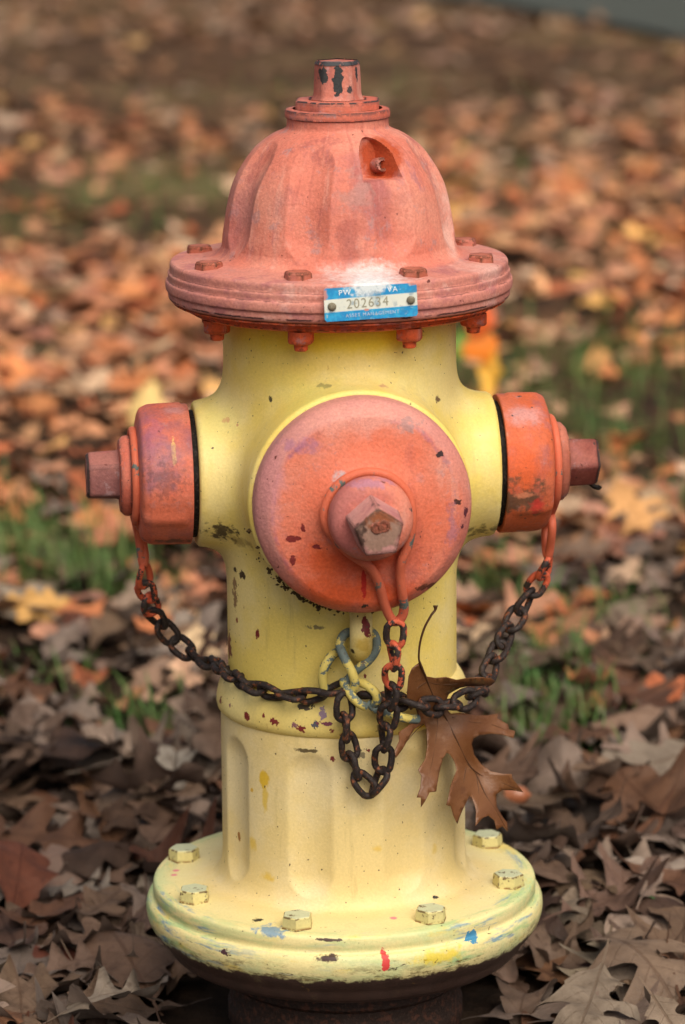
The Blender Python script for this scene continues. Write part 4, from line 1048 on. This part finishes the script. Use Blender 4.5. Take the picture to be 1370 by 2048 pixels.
# ------------------------------------------------------------------ the leaf caught in the chain
cr = lambda x, y: (770 + x / 4.267, 1200 + y / 4.267)
OUT = [(295, 530), (345, 650), (430, 664), (520, 655), (610, 680), (700, 665), (800, 658), (900, 665), (940, 690), (900, 722), (800, 732), (700, 732), (640, 747), (590, 772), (545, 800), (520, 850), (520, 920), (560, 970), (650, 962), (760, 985), (870, 985), (960, 970), (955, 1010), (1050, 1065), (1055, 1105), (1110, 1120), (1095, 1180), (1000, 1150), (900, 1142), (800, 1155), (752, 1182), (738, 1230), (760, 1320), (820, 1400), (900, 1460), (1000, 1482), (1080, 1485), (1085, 1520), (1130, 1575), (1180, 1640), (1080, 1622), (1000, 1622), (945, 1660), (950, 1760), (1000, 1850), (1040, 1900), (1045, 1975), (1000, 1932), (950, 1960), (930, 1880), (880, 1842), (830, 1862), (770, 1930), (775, 1800), (760, 1740), (735, 1682), (715, 1672), (690, 1730), (660, 1790), (635, 1850), (615, 1910), (585, 1850), (560, 1762), (520, 1750), (540, 1680), (560, 1580), (610, 1450), (590, 1380), (555, 1322), (525, 1302), (490, 1360), (460, 1480), (440, 1600), (435, 1635), (380, 1642), (340, 1720), (305, 1770), (305, 1688), (270, 1685), (300, 1600), (310, 1500), (280, 1450), (340, 1360), (360, 1250), (352, 1090), (330, 1052), (250, 1100), (200, 1180), (150, 1270), (90, 1350), (80, 1290), (120, 1200), (115, 1130), (170, 1090), (240, 1040), (280, 985), (262, 930), (240, 850), (232, 930), (215, 940), (190, 880), (185, 800), (200, 650), (230, 580)]
dense = []
for i in range(len(OUT)):
    a, b = Vector(OUT[i]), Vector(OUT[(i + 1) % len(OUT)]); k = max(1, int((b - a).length / 45))
    for q in range(k): dense.append(a.lerp(b, q / k))
def in_poly(x, y):
    c_ = False; n = len(dense); j = n - 1
    for i in range(n):
        if (dense[i].y > y) != (dense[j].y > y) and x < (dense[j].x - dense[i].x) * (y - dense[i].y) / (dense[j].y - dense[i].y) + dense[i].x: c_ = not c_
        j = i
    return c_
inner = [Vector((x + (15 if (y // 32) % 2 else 0), y)) for x in range(60, 1200, 32) for y in range(540, 1990, 32)]
inner = [p for p in inner if in_poly(p.x, p.y) and min((p - q).length for q in dense) > 14]
pts2 = dense + inner; nD = len(dense)
res = delaunay_2d_cdt(pts2, [(i, (i + 1) % nD) for i in range(nD)], [], 1, 1e-4)
MID = [(295, 530), (345, 650), (415, 830), (520, 1010), (600, 1170), (690, 1360), (780, 1490), (870, 1680), (950, 1800), (1040, 1960)]
def mid_dist(x, y):
    best, sg = 1e9, 1
    for (ax_, ay), (bx, by) in zip(MID[:-1], MID[1:]):
        a, b, p = Vector((ax_, ay)), Vector((bx, by)), Vector((x, y)); t = min(max((p - a).dot(b - a) / (b - a).length_squared, 0), 1)
        d = (p - a.lerp(b, t)).length
        if d < best: best = d
    return best
def leaf_d(x, y):
    t = y - 930
    d = .1165 + (.020 * (t / 1000) + .010 * (t / 1000)**2 if t > 0 else .017 * (-t / 400)**1.2)
    d += .0022 * math.sin(x / 75 + y / 210) + .0020 * math.sin(y / 95 - x / 160) * min(1, abs(t) / 200)
    m = mid_dist(x, y); d += .010 * min(m / 300, 1)**1.5 * min(1, max(t, 0) / 300)     # lobes lift off the midrib
    if y < 790 and x > 430: d += .020 * math.sin(min(1, (x - 430) / 450) * 1.5) * (1 - .5 * (y - 650) / 130)  # flap rolled forward
    if y < 950 and x < 300: d += .014 * (1 - x / 300)**.7
    return d
V = [at_plane(*cr(p.x, p.y), NL, leaf_d(p.x, p.y)) for p in res[0]]
F = [tuple(f) for f in res[2]]
lm = mesh_from('caught_leaf', V, F, None)
lay = lm.uv_layers.new(name='UVMap')
for lp2 in lm.loops:
    q = res[0][lp2.vertex_index]; lay.data[lp2.index].uv = (q.x / 1300, q.y / 1300)
g = G('caught_leaf_brown'); uvn = g.n.new('ShaderNodeUVMap').outputs[0]
c = g.mix(g.ramp(g.noise(4, 5, .6, vec=uvn), .35, .68), (.118, .041, .011), (.165, .068, .024))
c = g.mix(g.math('MULTIPLY', g.ramp(g.noise(7, 5, .6, vec=uvn, off=(3, 1, 0)), .58, .74), .6), c, (.25, .14, .085))
c = g.mix(g.math('MULTIPLY', g.ramp(g.noise(9, 4, .6, vec=uvn, off=(7, 1, 0)), .58, .72), .5), c, (.085, .030, .012))
c = g.mix(.6, c, g.mix(g.noise(120, 4, .7, vec=uvn), (.75, .75, .75), (1.2, 1.2, 1.2)), 'MULTIPLY')
caught_m = g.done(c, .42, .5, g.bump(g.noise(60, 5, .65, vec=uvn), .35, .0015))
caught = tag(obj('oak_leaf', lm, caught_m), 'large brown oak leaf caught in the chain on the hydrant barrel', 'leaf')
sm_ = caught.modifiers.new('thickness', 'SOLIDIFY'); sm_.thickness = .0005
dark_vein = G('leaf_vein'); dark_vein = dark_vein.done(dark_vein.mix(dark_vein.noise(90), (.06, .024, .010), (.10, .045, .02)), .5, .3)
def vein(name, pts, r0_, r1_, lift=.0006):
    P = smooth_path([at_plane(*cr(x, y), NL, leaf_d(x, y) + lift) for x, y in pts], 6)
    V, F = tube(P, r0_, 8, False, r1_); obj(name, mesh_from(name, V, F, None), dark_vein, caught)
vein('midrib', MID, .0011, .0003)
for v_ in ([(450, 900), (445, 1080), (420, 1280), (380, 1480), (320, 1720)], [(330, 1060), (250, 1130), (110, 1300)], [(570, 1000), (720, 1040), (900, 1060), (1080, 1130)], [(700, 1400), (830, 1500), (1000, 1560), (1150, 1620)], [(690, 1420), (670, 1550), (640, 1700), (615, 1880)],
           [(360, 700), (480, 720), (640, 715), (880, 690)], [(780, 1500), (800, 1640), (790, 1780), (775, 1900)], [(350, 700), (270, 760), (215, 900)]):
    vein('side_vein', v_, .00045, .0002, .0003)
Pp = [at_plane(*cr(x, y), NL, d) for x, y, d in ((345, 650, leaf_d(345, 650)), (295, 530, leaf_d(295, 530) + .001), (290, 440, .137), (305, 340, .140), (340, 230, .143), (395, 130, .146), (428, 85, .147), (430, 50, .147))]
PP = smooth_path(Pp, 8); V, F = tube(PP, .0009, 8, False, .0011)
V = [PP[i // 8] + (v - PP[i // 8]) * (1 + 1.4 * max(0, (i // 8 - len(PP) + 10) / 10)**1.5) for i, v in enumerate(V)]
obj('petiole', mesh_from('petiole', V, F, None), dark_vein, caught)

# ------------------------------------------------------------------ acorn, seedling, sprout
ac = empty('acorn'); tag(ac, 'reddish brown acorn lying on leaves behind the tip of the caught leaf', 'acorn')
p = at_z(1026, 1590, .034); ac.location = p; ac.rotation_euler = (rad(88), 0, rad(82))
g = G('acorn_shell'); c = g.mix(g.noise(60, 4, .6, stretch=(3, 3, .3)), (.22, .065, .028), (.34, .13, .06)); shell_m = g.done(c, .3, .5)
V, F = lathe(prof_interp([(.004, -.017), (.0085, -.012), (.0105, -.003), (.0102, .006), (.0075, .013), (.003, .0165), (.0012, .019)], 4), 24)
obj('nut', mesh_from('acorn_nut', V, F, None), shell_m, ac)
V, F = lathe(prof_interp([(.002, -.0215), (.0075, -.019), (.0108, -.014), (.0116, -.009), (.0106, -.0075)], 4), 24)
g = G('acorn_cup'); obj('cup', mesh_from('acorn_cup', V, F, None), g.done((.10, .055, .03), .8, .2, g.bump(g.noise(300, 3), .8, .002)), ac)

sd_ = empty('seedling'); bp_ = at_z(985, 868, GZ); sd_.location = bp_
tag(sd_, 'small seedling with orange yellow and green leaves behind the right outlet', 'seedling')
def local_leaf(name, px, py, w, l, ang, tone, var, tilt):
    q = at_y(px, py, bp_.y) - bp_
    me = near_me[var].copy(); me.materials.clear()
    g_ = G(name + '_tone'); me.materials.append(g_.done(g_.mix(g_.noise(30, 4, .6), tone, tuple(t * .7 for t in tone)), .55, .3))
    o = obj('leaf', me, None, sd_); n = Vector((tilt, -1, .25)).normalized(); t = Vector((math.cos(rad(ang)), 0, math.sin(rad(ang)))); t = (t - n * t.dot(n)).normalized()
    m = Matrix((n.cross(t) * -w, t * l, n * l * .5)).transposed().to_4x4(); m.translation = q; o.matrix_local = m; return o
local_leaf('orange_leaf', 958, 694, .10, .070, 20, (.75, .20, .010), 8, .1)
local_leaf('red_leaf', 958, 642, .08, .065, 70, (.66, .10, .012), 2, -.2)
local_leaf('yellow_leaf', 978, 750, .06, .10, 88, (.80, .44, .06), 14, .1)
local_leaf('green_leaf', 925, 692, .10, .06, 120, (.12, .22, .02), 20, .2)
V, F = tube(smooth_path([Vector((0, 0, 0)), Vector((.004, .002, .06)), at_y(975, 740, bp_.y) - bp_ + Vector((0, .004, 0)), at_y(955, 660, bp_.y) - bp_ + Vector((0, .004, 0))], 6), .0022, 6, False, .001)
g = G('seedling_stem'); obj('stem', mesh_from('stem', V, F, None), g.done((.22, .12, .04), .6, .3), sd_)

sp_ = empty('sprout'); q0 = at_z(1296, 1822, .004); sp_.location = q0; tag(sp_, 'tiny green clover sprout between dead leaves on the right', 'sprout')
g = G('sprout_green'); spm = g.done(g.mix(g.noise(120), (.03, .13, .03), (.06, .20, .06)), .5, .4)
for k, (dx, dz, a) in enumerate(((-.006, .010, .4), (.003, .014, 2.2), (-.001, .004, 4.0))):
    V, F = lathe([(.0065, 0), (.006, .0006), (.0001, .0009)], 10, True, True); m = Matrix.Translation((dx, -.002 * k, dz)) @ Matrix.Rotation(a, 4, 'Z') @ Matrix.Rotation(.6, 4, 'X')
    obj('leaf', mesh_from('sprout_leaf', xf(V, m), F, None), spm, sp_)
    V, F = tube([Vector((0, 0, -.02)), Vector((dx * .5, 0, dz * .5 - .004)), Vector((dx, -.002 * k, dz))], .0007, 5); obj('stem', mesh_from('sprout_stem', V, F, None), spm, sp_)
